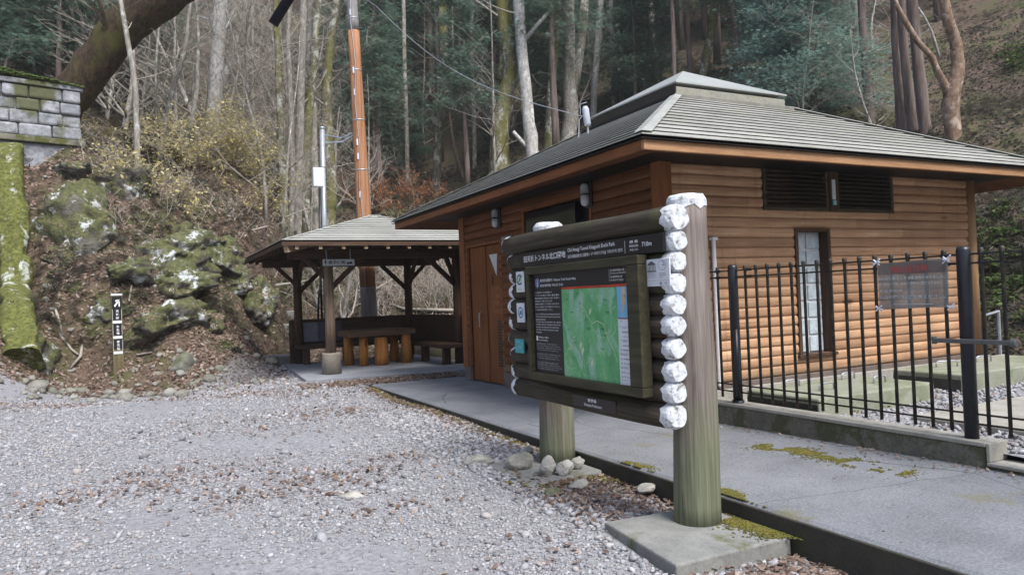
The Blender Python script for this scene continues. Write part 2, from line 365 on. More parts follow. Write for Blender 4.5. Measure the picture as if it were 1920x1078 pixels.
def f_acr(t, b):
    base(t, b, ramp(t, noise(t, coord(t), 6, 3), [(.3, (.20, .20, .19)), (.7, (.33, .34, .32))])); b.inputs['Alpha'].default_value = .85
M['film'] = mat('clear_film', f_acr, .25)
M['ribbon'] = mat('white_plastic_tie', None, .4, (.72, .74, .80))

# bark, rock, leaves
def bark(name, c1, c2, c3, mossy=None, scale=5, stretch=(1, 1, .35), patch=None):
    def fn(t, b):
        v = coord(t, stretch, True); g = noise(t, v, scale, 7, .7, .4)
        c = ramp(t, g, [(.32, c1), (.5, c2), (.68, c3)])
        if patch: c = mix(t, ramp(t, noise(t, coord(t, (1, 1, .8), True), 3.2, 5, .7, .5), [(patch[1], 0.), (patch[1]+.1, .9)]), c, patch[0])
        if mossy: c = mix(t, ramp(t, noise(t, coord(t, (1, 1, .35), True), 1.3, 5, .7), [(mossy[1], 0.), (mossy[1]+.12, mossy[2])]), c, mossy[0])
        base(t, b, c); bump(t, b, g, .9, .03)
    return mat(name, fn, .9)
M['bark_white'] = bark('lichen_white_bark', (.20, .185, .17), (.42, .41, .385), (.56, .56, .54), (MOSS, .62, .7), 11, (1, 1, .7), patch=((.68, .70, .68), .55))
M['bark_mossy'] = bark('mossy_bark', (.06, .05, .03), (.14, .13, .09), (.25, .24, .19), ((.14, .135, .03), .46, .9), 12, patch=((.50, .52, .46), .50))
M['bark_grey'] = bark('grey_bark', (.13, .115, .095), (.28, .26, .225), (.44, .42, .385), ((.13, .125, .045), .56, .6), 12, patch=((.56, .57, .54), .56))
M['bark_dark'] = bark('dark_mossy_bark', (.018, .012, .008), (.055, .038, .024), (.11, .08, .05), ((.085, .085, .02), .50, .8), 9)
M['bark_orange'] = bark('smooth_orange_bark', (.10, .055, .035), (.21, .14, .095), (.33, .26, .20), None, 7, (1, 1, .6), patch=((.44, .37, .30), .54))
M['bark_conifer'] = bark('conifer_bark', (.07, .05, .04), (.15, .115, .10), (.24, .20, .175), None, 6, (1.4, 1.4, .15))
M['twig'] = bark('pale_twig', (.20, .18, .15), (.33, .30, .255), (.45, .42, .36), None, 9)
M['twig_dark'] = bark('brown_twig', (.085, .065, .045), (.17, .135, .10), (.26, .215, .165), None, 9)
def leafm(name, cols, rough=.7, trans=.4):
    def fn(t, b):
        base(t, b, ramp(t, islrand(t), [(i/max(1, len(cols)-1), c) for i, c in enumerate(cols)]))
        if trans:
            tr = N(t, 'BsdfTranslucent'); t.links.new(b.inputs['Base Color'].links[0].from_socket, tr.inputs[0]); ms = N(t, 'MixShader'); ms.inputs[0].default_value = trans
            t.links.new(b.outputs[0], ms.inputs[1]); t.links.new(tr.outputs[0], ms.inputs[2]); t.links.new(ms.outputs[0], t.nodes['Material Output'].inputs[0])
    return mat(name, fn, rough, spec=.25)
M['litter'] = leafm('fallen_leaves', [(.08, .055, .042), (.22, .15, .115), (.34, .245, .195), (.15, .10, .078), (.45, .36, .295), (.25, .165, .125), (.54, .46, .39)])
M['needles'] = leafm('conifer_needles', [(.07, .12, .09), (.125, .20, .148), (.18, .27, .205), (.085, .15, .11), (.24, .34, .26)])
M['needles_blue'] = leafm('bluish_needles', [(.11, .20, .165), (.21, .34, .285), (.28, .42, .36), (.15, .25, .205), (.38, .50, .45)])
M['yellow'] = leafm('yellow_leaves', [(.55, .46, .20), (.68, .60, .32), (.48, .42, .19), (.74, .68, .42)])
M['orangeleaf'] = leafm('orange_leaves', [(.30, .12, .05), (.42, .20, .09), (.22, .09, .04), (.48, .27, .14)])
M['green'] = leafm('fern_leaves', [(.05, .09, .025), (.09, .15, .04), (.14, .20, .06), (.035, .06, .02)])
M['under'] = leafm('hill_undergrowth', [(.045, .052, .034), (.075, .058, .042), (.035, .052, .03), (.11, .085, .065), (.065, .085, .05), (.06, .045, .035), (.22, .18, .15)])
def f_gravel(t, b):
    c = ramp(t, islrand(t), [(0, (.10, .10, .10)), (.2, (.20, .202, .212)), (.45, (.28, .285, .30)), (.66, (.36, .365, .38)), (.76, (.25, .225, .205)), (.88, (.49, .50, .52)), (.95, (.34, .285, .245)), (1, (.14, .12, .11))])
    base(t, b, mix(t, .3, c, ramp(t, noise(t, coord(t), 60, 3), [(.3, (.15, .15, .16)), (.7, (.55, .56, .6))])))
M['gravel'] = mat('crushed_stone', f_gravel, .85)
def rockm(name, c1, c2, c3, mosslo=.45, mossy=.9, lichen=True):
    def fn(t, b):
        v = coord(t, (1, 1, 1), True); n = noise(t, v, 2.6, 8, .65); n2 = noise(t, v, 11, 5, .7)
        c = ramp(t, n, [(.3, c1), (.5, c2), (.7, c3)])
        if lichen: c = mix(t, ramp(t, noise(t, v, 2.3, 8, .74, .3), [(.55, 0.), (.60, .95)]), c, (.50, .53, .53))
        if mossy:
            ad = N(t, 'Math', operation='ADD'); mu = N(t, 'Math', operation='MULTIPLY'); mu.inputs[1].default_value = .28
            t.links.new(normz(t), mu.inputs[0]); t.links.new(mu.outputs[0], ad.inputs[0]); t.links.new(noise(t, v, 1.5, 6, .7), ad.inputs[1])
            mc = ramp(t, n2, [(.3, (.032, .038, .014)), (.5, (.085, .095, .032)), (.7, (.17, .17, .075))])
            fac = ramp(t, ad.outputs[0], [(mosslo, 0.), (mosslo+.12, mossy)])
            if lichen: fac = mix(t, ramp(t, noise(t, v, 2.3, 8, .74, .3), [(.55, 0.), (.60, 1.)]), fac, (0, 0, 0))
            c = mix(t, fac, c, mc)
        base(t, b, c); bump(t, b, n2, .8, .05)
    return mat(name, fn, .9)
M['mossrock'] = rockm('mossy_rock', (.05, .047, .038), (.13, .12, .10), (.23, .22, .195), .40)
M['rock'] = rockm('bare_rock', (.15, .145, .125), (.28, .275, .245), (.42, .415, .385), .6, .35, False)
M['palerock'] = rockm('pale_rock', (.26, .25, .22), (.44, .43, .39), (.58, .57, .53), .66, .3, False)
M['greyrock'] = rockm('grey_green_rock', (.10, .105, .085), (.19, .20, .165), (.28, .28, .25), .58, .6, False)
def f_stonewall(t, b):
    v = coord(t); n = noise(t, v, 5, 6, .7)
    c = ramp(t, n, [(.3, (.13, .135, .145)), (.5, (.32, .335, .355)), (.7, (.50, .52, .55))])
    c = mix(t, 1.0, c, ramp(t, islrand(t), [(0, (.65, .66, .68)), (1, (1, 1, 1))]), 'MULTIPLY')
    c = mix(t, ramp(t, noise(t, v, .9, 5, .6), [(.50, 0.), (.58, .9)]), c, (.085, .09, .03))
    base(t, b, c); bump(t, b, n, .8, .03)
M['stonewall'] = mat('ashlar_stone', f_stonewall, .9)
def f_ground(t, b):
    v = coord(t); at = N(t, 'Attribute', attribute_name='lot'); at2 = N(t, 'Attribute', attribute_name='damp')
    vo = N(t, 'TexVoronoi'); vo.inputs['Scale'].default_value = 34; t.links.new(v, vo.inputs['Vector'])
    gv = mix(t, ramp(t, vo.outputs['Distance'], [(.1, .5), (.6, 0.)]), ramp(t, noise(t, v, 26, 4, .7), [(.3, (.16, .162, .17)), (.7, (.37, .375, .395))]), (.38, .385, .40))
    gv = mix(t, ramp(t, noise(t, v, .9, 4), [(.4, 0.), (.7, .6)]), gv, (.24, .23, .24))
    lit = ramp(t, noise(t, v, 9, 6, .7), [(.3, (.038, .028, .02)), (.5, (.10, .070, .050)), (.7, (.18, .135, .105))])
    lit = mix(t, ramp(t, noise(t, v, .7, 5, .6), [(.47, 0.), (.60, .8)]), lit, (.075, .085, .03))
    ad = N(t, 'Math', operation='ADD'); ad.inputs[1].default_value = -.25
    mm = N(t, 'Math', operation='MULTIPLY_ADD'); mm.inputs[1].default_value = .5
    t.links.new(noise(t, v, 2.2, 5, .65), mm.inputs[0]); t.links.new(at.outputs['Fac'], mm.inputs[2]); t.links.new(mm.outputs[0], ad.inputs[0])
    c = mix(t, ramp(t, ad.outputs[0], [(.42, 0.), (.58, 1.)]), lit, gv)
    c = mix(t, at2.outputs['Fac'], c, (.10, .085, .07))
    base(t, b, c); bump(t, b, noise(t, v, 22, 5, .7), .8, .03)
M['ground'] = mat('gravel_and_litter', f_ground, .95)

# ================================================================ THE GROUND
def axis(lo, hi, flo, fhi, step, far):
    a = list(np.arange(flo, fhi+1e-6, step)); s = step
    while a[-1] < hi: s *= far; a.append(min(hi, a[-1]+s))
    s = step
    while a[0] > lo: s *= far; a.insert(0, max(lo, a[0]-s))
    return np.array(a)
ax = axis(-200, 200, -7, 15, .16, 1.05); ay = axis(-200, 200, 1, 34, .16, 1.05)
GX, GY = np.meshgrid(ax, ay, indexing='ij'); GZ = H(GX.ravel(), GY.ravel()).reshape(GX.shape)
nx, ny = GX.shape; idx = np.arange(nx*ny).reshape(nx, ny)
q = np.stack([idx[:-1, :-1], idx[1:, :-1], idx[1:, 1:], idx[:-1, 1:]], -1).reshape(-1, 4)
gnd = mesh_np('ground', np.stack([GX.ravel(), GY.ravel(), GZ.ravel()], 1), q, M['ground'], smooth=True); tag(gnd, kind='structure')
lot = 1-np.clip((GY-lotY(GX)+.45)/.9, 0, 1); lot *= 1-np.clip((GX-10.5)/1., 0, 1)
d0 = np.exp(-(((GX-2.1)/1.0)**2+((GY-16.0)/2.0)**2)); d1 = .9*np.clip((GX-2.2)/.6, 0, 1)*(GX < 6)*(GY > 11.1)*(GY < 12.4)
for nm, arr in (('lot', lot), ('damp', np.clip(np.maximum(d0*.8, d1), 0, 1))):
    a = gnd.data.attributes.new(nm, 'FLOAT', 'POINT'); a.data.foreach_set('value', arr.ravel().astype(np.float32))

# walkway: a slightly tilted sheet with a real edge
def walkz(x, y): return .045*max(0, (x-3.4))*min(1, max(0, (7-y)/4))
mb = MB(); ys = list(np.arange(-6, 11.3, .6))+[11.3]
wy = [(3.25, 11.16)]
n = 0; vs = []; fs = []
xs = [3.24, 3.27, 4.0, 4.9, 5.3]
for y in ys:
    for j, x in enumerate(xs): vs.append((x, y, walkz(x, y)-(.02 if j == 0 else 0)))
for i in range(len(ys)-1):
    for j in range(len(xs)-1):
        if ys[i] > 5 and j == 3: continue
        a = i*5+j; fs.append((a, a+1, a+6, a+5))
mb.add(vs, fs); tag(mb.build('walkway', M['walk']), kind='structure')
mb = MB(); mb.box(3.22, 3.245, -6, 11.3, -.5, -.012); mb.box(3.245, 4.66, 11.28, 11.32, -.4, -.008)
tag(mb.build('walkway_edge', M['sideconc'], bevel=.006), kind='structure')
mb = MB(); mb.prism([(2.45, 12.42), (5.8, 11.75), (5.8, 16.2), (2.75, 16.2)], -.3, .05)
tag(mb.build('pavilion_floor', M['slab'], bevel=.01), kind='structure')
# gravel bed behind the fence
mb = MB(); vs = []; fs = []; gx = np.arange(4.98, 13.1, .3); gy = np.arange(-2, 5.75, .3)
for x in gx:
    for y in gy: vs.append((x, y, .15+.02*math.sin(x*3)*math.cos(y*4)))
for i in range(len(gx)-1):
    for j in range(len(gy)-1): a = i*len(gy)+j; fs.append((a, a+len(gy), a+len(gy)+1, a+1))
mb.add(vs, fs); bed = mb.build('gravel_bed', M['ground']); tag(bed, kind='structure')
a = bed.data.attributes.new('lot', 'FLOAT', 'POINT'); a.data.foreach_set('value', [1.]*len(bed.data.vertices))

# steps of the trail
for i, (px0, px1, py, d) in enumerate([(498, 572, 668, 17.0), (500, 570, 642, 19.0), (506, 566, 614, 21.0)]):
    a = pt(px0, py, d); b = pt(px1, py, d); zz = float(H(np.linspace(a[0], b[0], 9), np.linspace(a[1], b[1], 9)).mean())+.05; a[2] = b[2] = min(max(a[2], zz), a[2]+.45); mb = MB()
    mb.bar((a[0], a[1]+.2, a[2]-.12), (b[0], b[1]+.2, b[2]-.12), .5, .26)
    tag(mb.build('steps', M['pad'], bevel=.03), kind='structure')

# ================================================================ TOILET BUILDING
BX0, BX1, BY0, BY1 = 4.68, 9.78, 5.74, 10.75
bld = thing('log_toilet_building', 'brown log-clad toilet building with a hipped grey shingle roof and roof lantern', 'building', (BX0, BY0, 0))
def siding(axis_, a0, a1, z0, z1, fixed, out, course, bulge, openings, m, name):
    """stacked half-round logs; axis_ 'x': wall along x at y=fixed, 'y': along y at x=fixed; out = outward sign."""
    vs = []; fs = []
    n = int(round((z1-z0)/course)); h = (z1-z0)/n
    for k in range(n):
        zb = z0+k*h
        zs = sorted(set([round(zb+h*t, 5) for t in (0, .06, .18, .35, .5, .65, .82, .94, 1)]+[o[i] for o in openings for i in (2, 3) if zb < o[i] < zb+h]))
        jn = a0+(a1-a0)*rnd.uniform(.12, .88)
        for sa, sb in ((a0, jn-.0015), (jn+.0015, a1)):
          aa = sorted(set([sa, sb]+[o[i] for o in openings for i in (0, 1) if sa < o[i] < sb])); ids = {}; jb = rnd.uniform(-.0025, .0025)
          for zi, z in enumerate(zs):
            t = (z-zb)/h*2-1; b = bulge*math.sqrt(max(0, 1-abs(t)**2.4))+jb
            for ai, a in enumerate(aa):
                ids[(zi, ai)] = len(vs)
                vs.append((a, fixed+out*b, z) if axis_ == 'x' else (fixed+out*b, a, z))
          for zi in range(len(zs)-1):
            for ai in range(len(aa)-1):
                zm = (zs[zi]+zs[zi+1])/2; am = (aa[ai]+aa[ai+1])/2
                if any(o[0] < am < o[1] and o[2] < zm < o[3] for o in openings): continue
                fs.append((ids[(zi, ai)], ids[(zi, ai+1)], ids[(zi+1, ai+1)], ids[(zi+1, ai)]))
    mb = MB(); mb.add(vs, fs); return mb.build(name, m, bld)
LOUV = (6.05, 8.25, 2.13, 2.68); WIN = (6.52, 7.06, .53, 1.90)
DOOR = (9.40, 10.55, 0.0, 2.12); ENT = (7.0, 8.62, 0.0, 2.44)
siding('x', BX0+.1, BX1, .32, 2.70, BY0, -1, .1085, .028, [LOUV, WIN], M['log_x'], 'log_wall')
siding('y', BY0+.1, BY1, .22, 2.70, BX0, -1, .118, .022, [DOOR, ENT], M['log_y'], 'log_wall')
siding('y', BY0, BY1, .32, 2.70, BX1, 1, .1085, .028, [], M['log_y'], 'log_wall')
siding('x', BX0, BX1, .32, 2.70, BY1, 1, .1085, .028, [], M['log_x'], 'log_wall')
mb = MB(); mb.box(BX0+.28, BX1-.05, BY0+.28, BY1-.05, 0, 2.6); mb.build('inner_wall', M['black'], bld)
mb = MB(); mb.box(BX0+.02, BX0+.24, 8.62, 9.40, 0, 2.6); mb.box(BX0+.02, BX0+.24, BY0+.03, 7.0, 0, 2.6); mb.box(BX0+.02, BX0+.24, 10.55, BY1-.03, 0, 2.6)
mb.box(BX0+.25, 6.52, BY0+.02, BY0+.24, 0, 2.6); mb.box(7.06, BX1-.06, BY0+.02, BY0+.24, 0, 2.1); mb.build('wall_core', M['darkwood'], bld)
mb = MB(); mb.box(BX0-.03, BX0+.2, 10.57, BY1+.02, 0, .22); mb.box(BX0-.03, BX0+.2, 8.66, 9.38, 0, .22); mb.box(BX0-.03, BX0+.2, BY0-.02, 6.98, 0, .31); mb.box(BX0+.21, BX1+.03, BY0-.035, BY0+.2, -.1, .315); mb.box(BX1-.2, BX1+.02, BY0+.21, BY1, -.1, .315)
mb.each('footing', concrete('building_footing', (.16, .13, .11), .6, sc=5), bld, bevel=.008)
mb = MB(); mb.box(BX0+.3, BX1+.2, 5.42, 5.48, .0, .300); mb.build('footing_ledge', M['kerbtop'], bld, bevel=.006)
mb = MB(); mb.box(BX0+.3, BX1+.2, 5.481, 5.704, .0, .262); mb.build('drain_bed', plain('damp_purple_concrete', (.12, .105, .115), .8), bld)
# trim posts
mb = MB(); mb.box(BX0-.045, BX0+.11, BY0-.045, BY0+.10, .30, 2.70); mb.box(BX0-.04, BX0+.06, 10.62, BY1+.06, .20, 2.70); mb.each('corner_board', M['trim'], bld, bevel=.008)
mb = MB(); mb.tube([(BX1+.03, BY0-.02, .3), (BX1+.03, BY0-.02, 2.70)], .065, 14); mb.build('corner_post', wood('pale_corner_post', (.24, .13, .065), (.38, .23, .12), (.48, .33, .20), (5, 5, .4), 4, .7), bld, smooth=True)
# fascia
OV = .85; EX0, EX1, EY0, EY1 = BX0-OV, BX1+OV, BY0-OV, BY1+OV-.02
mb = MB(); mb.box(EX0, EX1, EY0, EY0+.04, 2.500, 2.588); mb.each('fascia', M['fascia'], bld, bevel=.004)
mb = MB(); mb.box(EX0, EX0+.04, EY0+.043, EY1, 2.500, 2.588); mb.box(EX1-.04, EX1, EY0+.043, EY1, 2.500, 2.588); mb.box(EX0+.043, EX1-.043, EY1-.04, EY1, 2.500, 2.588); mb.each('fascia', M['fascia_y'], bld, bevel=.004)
# soffit rising to the walls
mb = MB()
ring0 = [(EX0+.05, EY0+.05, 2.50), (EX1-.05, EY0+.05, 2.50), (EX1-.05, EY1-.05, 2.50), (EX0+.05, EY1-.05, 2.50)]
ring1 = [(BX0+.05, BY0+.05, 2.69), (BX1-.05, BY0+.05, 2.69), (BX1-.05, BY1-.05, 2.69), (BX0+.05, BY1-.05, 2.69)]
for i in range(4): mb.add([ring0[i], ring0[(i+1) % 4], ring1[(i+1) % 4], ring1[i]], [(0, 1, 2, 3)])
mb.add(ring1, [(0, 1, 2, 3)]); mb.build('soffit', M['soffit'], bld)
# stepped shingle roof
def hip_roof(parent, cx, cy, ex, ey, z0, hx, hy, z1, nc, th, m, under, name='roof'):
    """overlapping shingle courses from the eave rectangle (half sizes ex,ey at z0) up to (hx,hy at z1); black faces paint the shade into the gaps"""
    vs = []; fs = []; vb = []; fb = []; tk = .011; ins = .055
    for k in range(nc):
        t0 = k/nc; t1 = min(1, (k+1.3)/nc)
        A = (ex+(hx-ex)*t0, ey+(hy-ey)*t0, z0+(z1-z0)*t0+th); B = (ex+(hx-ex)*t1, ey+(hy-ey)*t1, z0+(z1-z0)*t1+.004)
        for s in range(4):
            sx = [(-1, -1), (1, -1), (1, 1), (-1, 1)]; p, q_ = sx[s], sx[(s+1) % 4]
            def ln(a, b_): return (cx+p[0]*a, cy+p[1]*b_), (cx+q_[0]*a, cy+q_[1]*b_)
            L0 = ln(A[0], A[1]); L1 = ln(B[0], B[1]); Lr = ln(A[0]-ins, A[1]-ins)
            b = len(vs); vs += [(*L0[0], A[2]-tk), (*L0[1], A[2]-tk), (*L0[0], A[2]), (*L0[1], A[2]), (*L1[0], B[2]), (*L1[1], B[2])]
            fs += [(b, b+1, b+3, b+2), (b+2, b+3, b+5, b+4)]
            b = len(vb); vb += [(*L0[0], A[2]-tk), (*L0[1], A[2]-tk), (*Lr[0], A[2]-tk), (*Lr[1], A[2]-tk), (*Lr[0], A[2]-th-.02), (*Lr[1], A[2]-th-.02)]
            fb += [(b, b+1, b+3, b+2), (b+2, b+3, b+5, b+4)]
    mb = MB(); mb.add(vs, fs); r = mb.build(name, m, parent)
    mb = MB(); mb.add(vb, fb); mb.build('course_gap_shade', M['black'], r)  # black faces: the shadow under each course is put into the colour
    return r
RCX, RCY = (BX0+BX1)/2, (BY0+BY1)/2; RE = (EX1-EX0)/2+.05; REy = (EY1-EY0)/2+.05
LH = 1.05
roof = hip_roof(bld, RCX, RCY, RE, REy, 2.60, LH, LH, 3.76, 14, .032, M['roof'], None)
mb = MB(); mb.box(RCX-RE+.01, RCX+RE-.01, RCY-REy+.01, RCY+REy-.01, 2.590, 2.598); mb.build('roof_edge', M['black'], roof)
mb = MB()
for sx, sy in ((-1, -1), (1, -1), (1, 1), (-1, 1)):
    a = np.array((RCX+sx*(RE+.005), RCY+sy*(REy+.005), 2.648)); b = np.array((RCX+sx*(LH+.01), RCY+sy*(LH+.01), 3.808))
    n1 = np.array((sx*.08, 0, 0)); n2 = np.array((0, sy*.08, 0)); 
    w1 = np.array((-sx*.11, 0, -.0)); w2 = np.array((0, -sy*.11, -.0)); mb.add([a, a+w1, b+w1, b, a+w2, b+w2], [(0, 1, 2, 3), (0, 3, 5, 4)])
mb.each('hip_cap', M['hip'], roof)
# lantern
mb = MB(); c = (RCX, RCY)
mb.box(RCX-LH-.06, RCX+LH+.06, RCY-LH-.06, RCY+LH+.06, 3.70, 3.80)
lan = mb.build('roof_lantern', plain('lantern_flashing', (.20, .20, .17), .6), bld, bevel=.01)
mb = MB(); mb.box(RCX-.98, RCX+.98, RCY-.98, RCY+.98, 3.801, 3.93); mb.box(RCX-.90, RCX+.90, RCY-.90, RCY+.90, 3.93, 3.975); mb.build('lantern_curb', M['lantern'], lan, bevel=.008)
mb = MB(); e = 1.0; z = 3.95
mb.add([(RCX-1.0, RCY-1.0, 3.976), (RCX+1.0, RCY-1.0, 3.976), (RCX+1.0, RCY+1.0, 3.976), (RCX-1.0, RCY+1.0, 3.976), (RCX, RCY, 4.52),
        (RCX-1.0, RCY-1.0, 3.995), (RCX+1.0, RCY-1.0, 3.995), (RCX+1.0, RCY+1.0, 3.995), (RCX-1.0, RCY+1.0, 3.995)],
       [(0, 1, 6, 5), (1, 2, 7, 6), (2, 3, 8, 7), (3, 0, 5, 8), (5, 6, 4), (6, 7, 4), (7, 8, 4), (8, 5, 4), (3, 2, 1, 0)])
mb.build('lantern_cap', M['captop'], lan)
mb = MB(); mb.box(RCX-.99, RCX-.982, RCY-.975, RCY+.975, 3.803, 3.955); mb.build('lantern_vent', plain('dark_brown_mesh', (.045, .04, .032), .7), lan)
mb = MB(); mb.box(RCX-LH-.068, RCX-LH-.062, RCY-LH-.05, RCY+LH+.05, 3.73, 3.795); mb.build('lantern_side_strip', M['black'], lan)  # black strip that darkens the left face of the flashing
# louvred vents
y = BY0
def louver(x0, x1):
    mb = MB(); z0, z1 = LOUV[2], LOUV[3]
    mb.box(x0, x1, y-.035, y+.05, z0, z0+.045); mb.box(x0, x1, y-.035, y+.05, z1-.045, z1); mb.box(x0, x0+.045, y-.035, y+.05, z0+.046, z1-.046); mb.box(x1-.045, x1, y-.035, y+.05, z0+.046, z1-.046)
    f = mb.build('louver_vent', M['louver'], bld, bevel=.004)
    mb = MB(); k = z0+.07
    while k < z1-.06:
        mb.add([(x0+.046, y-.025, k-.016), (x1-.046, y-.025, k-.016), (x1-.046, y+.035, k+.024), (x0+.046, y+.035, k+.024), (x0+.046, y-.025, k-.008), (x1-.046, y-.025, k-.008), (x1-.046, y+.035, k+.032), (x0+.046, y+.035, k+.032)],
               [(0, 1, 5, 4), (4, 5, 6, 7), (0, 3, 2, 1)]); k += .048
    mb.build('slat', M['louver'], f)
    mb = MB(); mb.box(x0+.05, x1-.05, y+.06, y+.07, z0+.04, z1-.04); mb.build('backing', M['black'], f)
louver(6.06, 7.09); louver(7.22, 8.24)
mb = MB(); mb.box(7.093, 7.217, y-.045, y+.05, LOUV[2], LOUV[3]); mb.build('mullion', M['darkwood'], bld, bevel=.004)
mb = MB(); mb.box(7.125, 7.18, y-.056, y-.046, 2.27, 2.50); mb.build('paper_strip', M['white'], bld)
mb = MB(); mb.box(7.122, 7.188, y-.060, y-.050, 2.205, 2.262); st = mb.build('sticker', M['teal'], bld)
mb = MB(); mb.box(7.133, 7.177, y-.0625, y-.0605, 2.213, 2.222); mb.box(7.133, 7.177, y-.0625, y-.0605, 2.245, 2.252); mb.box(7.145, 7.165, y-.0625, y-.0605, 2.225, 2.242); mb.build('sticker_mark', M['white'], st)
# glass block window
x0, x1, z0, z1 = WIN
mb = MB(); mb.box(x0-.015, x0+.03, y-.045, y+.2, z0, z1); mb.box(x1-.03, x1+.015, y-.045, y+.2, z0, z1); mb.box(x0-.04, x1+.04, y-.06, y+.2, z0-.04, z0-.001); mb.box(x0-.015, x1+.015, y-.045, y+.2, z1+.001, z1+.035)
wf = mb.build('window', M['darkwood'], bld, bevel=.005)
mb = MB(); mb.box(x0+.031, x1-.031, y+.09, y+.12, z0, z1); mb.build('window_frame', M['whiteframe'], wf)
for r_ in range(7):
    for c_ in range(2):
        wv = (x1-x0-.062)/2; hv = (z1-z0)/7; xa = x0+.031+c_*wv+.014; za = z0+r_*hv+.014
        mb = MB(); mb.box(xa, xa+wv-.028, y+.070, y+.088, za, za+hv-.028); mb.build('pane', M['glassblock'], wf, bevel=.006)
# door on the shaded side
xd = BX0
mb = MB(); mb.box(xd-.02, xd+.10, 9.34, 9.40, 0.0, 2.18); mb.box(xd-.02, xd+.10, 10.55, 10.61, 0.23, 2.18); mb.box(xd-.02, xd+.10, 9.401, 10.549, 2.10, 2.18); mb.each('door_frame', M['trim'], bld, bevel=.005)
mb = MB(); mb.box(xd+.05, xd+.09, 9.42, 9.98, .02, 2.09); dr = mb.build('door', M['door'], bld, bevel=.004)
mb = MB(); mb.box(xd+.03, xd+.07, 9.985, 10.54, .02, 2.09); mb.build('door_panel', M['door'], bld, bevel=.004)
mb = MB(); mb.tube([(xd-.0, 10.14, .84), (xd-.035, 10.14, .86), (xd-.035, 10.14, 1.07), (xd-.0, 10.14, 1.09)], .010, 8); mb.build('handle', M['grey'], dr, smooth=True)
mb = MB(); mb.add([(xd+.046, 9.88, 1.95), (xd+.046, 9.60, 1.95), (xd+.046, 9.64, 1.62)], [(0, 1, 2)]); mb.build('door_mark', M['white'], dr)
mb = MB(); mb.box(xd+.035, xd+.049, 9.50, 9.80, 1.05, 1.48); mb.build('notice_panel', M['trim'], dr, bevel=.004)
mb = MB(); mb.box(xd+.030, xd+.034, 9.56, 9.72, 1.36, 1.42); mb.box(xd+.030, xd+.034, 9.54, 9.74, 1.12, 1.30); mb.build('notice_text_plate', M['fascia_y'], dr)
mb = MB()
for k in range(17): mb.box(xd+.035, xd+.049, 9.50, 9.66, .28+k*.041, .303+k*.041)
mb.build('door_louver', M['louver'], dr)
# dark entrance with transom
mb = MB(); mb.box(xd+.10, xd+.12, 7.02, 8.60, 0.02, 2.42); mb.build('entrance_recess', M['black'], bld)
mb = MB(); mb.box(xd-.01, xd+.05, 7.34, 8.59, 2.16, 2.41); mb.build('transom_panel', M['darkglass'], bld, bevel=.004)
mb = MB(); mb.box(xd-.03, xd+.1, 8.60, 8.66, 0, 2.5); mb.box(xd-.03, xd+.1, 6.96, 7.0, 0, 2.5); mb.box(xd-.03, xd+.1, 7.001, 8.599, 2.44, 2.5); mb.each('entrance_frame', M['door'], bld, bevel=.004)
mb = MB(); mb.box(xd-.045, xd-.03, 8.95, 9.26, 1.95, 2.16); mb.build('wall_plate', plain('grey_plate', (.25, .27, .26), .4), bld, bevel=.004)
mb = MB(); mb.tube([(5.29, BY0-.06, .30), (5.29, BY0-.06, 1.80)], .022, 10); mb.box(5.255, 5.325, BY0-.09, BY0-.03, 1.80, 1.83); tag(mb.build('vent_pipe', M['whiteframe'], origin=(5.29, BY0, .3)), 'thin white plastic vent pipe on the log wall beside the board post', 'pipe')
for yy, lab in ((9.35, 'oval caged wall lamp on the dark log wall above the door'), (6.99, 'oval caged wall lamp high on the log wall, nearer the building corner')):
    t_ = thing('wall_lamp', lab, 'wall lamp', (xd-.04, yy, 2.44), 'wall lamps')
    mb = MB(); mb.box(xd-.055, xd-.022, yy-.075, yy+.075, 2.29, 2.59); mb.build('lamp_base', M['blackmetal'], t_, bevel=.02)
    mb = MB(); prof = [(.0, .02), (.015, .042), (.05, .052), (.13, .052)]
    pts = [(xd-.085, yy, 2.31+a) for a, _ in prof]+[(xd-.085, yy, 2.57-a) for a, _ in reversed(prof)]
    mb.tube(pts, [r for _, r in prof]+[r for _, r in reversed(prof)], 14); mb.build('lamp_glass', plain('frosted_glass', (.55, .57, .58), .3, var=.1), t_, smooth=True)
    mb = MB(); mb.box(xd-.145, xd-.05, yy-.056, yy+.056, 2.432, 2.446); mb.build('lamp_guard', M['blackmetal'], t_, bevel=.003)

# ================================================================ PAVILION
pv = thing('rest_pavilion', 'open timber rest shelter with a low hipped shingle roof beside the toilet building', 'pavilion', (3.05, 13.1, .05))
PC = (4.3, 14.55)
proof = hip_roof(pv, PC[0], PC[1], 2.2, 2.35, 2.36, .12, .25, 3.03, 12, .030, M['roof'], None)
mb = MB(); mb.box(PC[0]-.13, PC[0]+.13, PC[1]-.26, PC[1]+.26, 3.02, 3.07); mb.build('ridge_cap', M['hip'], proof, bevel=.01)
mb = MB()
for sx, sy in ((-1, -1), (1, -1), (1, 1), (-1, 1)):
    a = np.array((PC[0]+sx*2.205, PC[1]+sy*2.355, 2.39)); b = np.array((PC[0]+sx*.12, PC[1]+sy*.25, 3.06))
    w1 = np.array((-sx*.07, 0, 0)); w2 = np.array((0, -sy*.07, 0)); mb.add([a, a+w1, b+w1, b, a+w2, b+w2], [(0, 1, 2, 3), (0, 3, 5, 4)])
mb.each('hip_cap', M['hip'], proof)
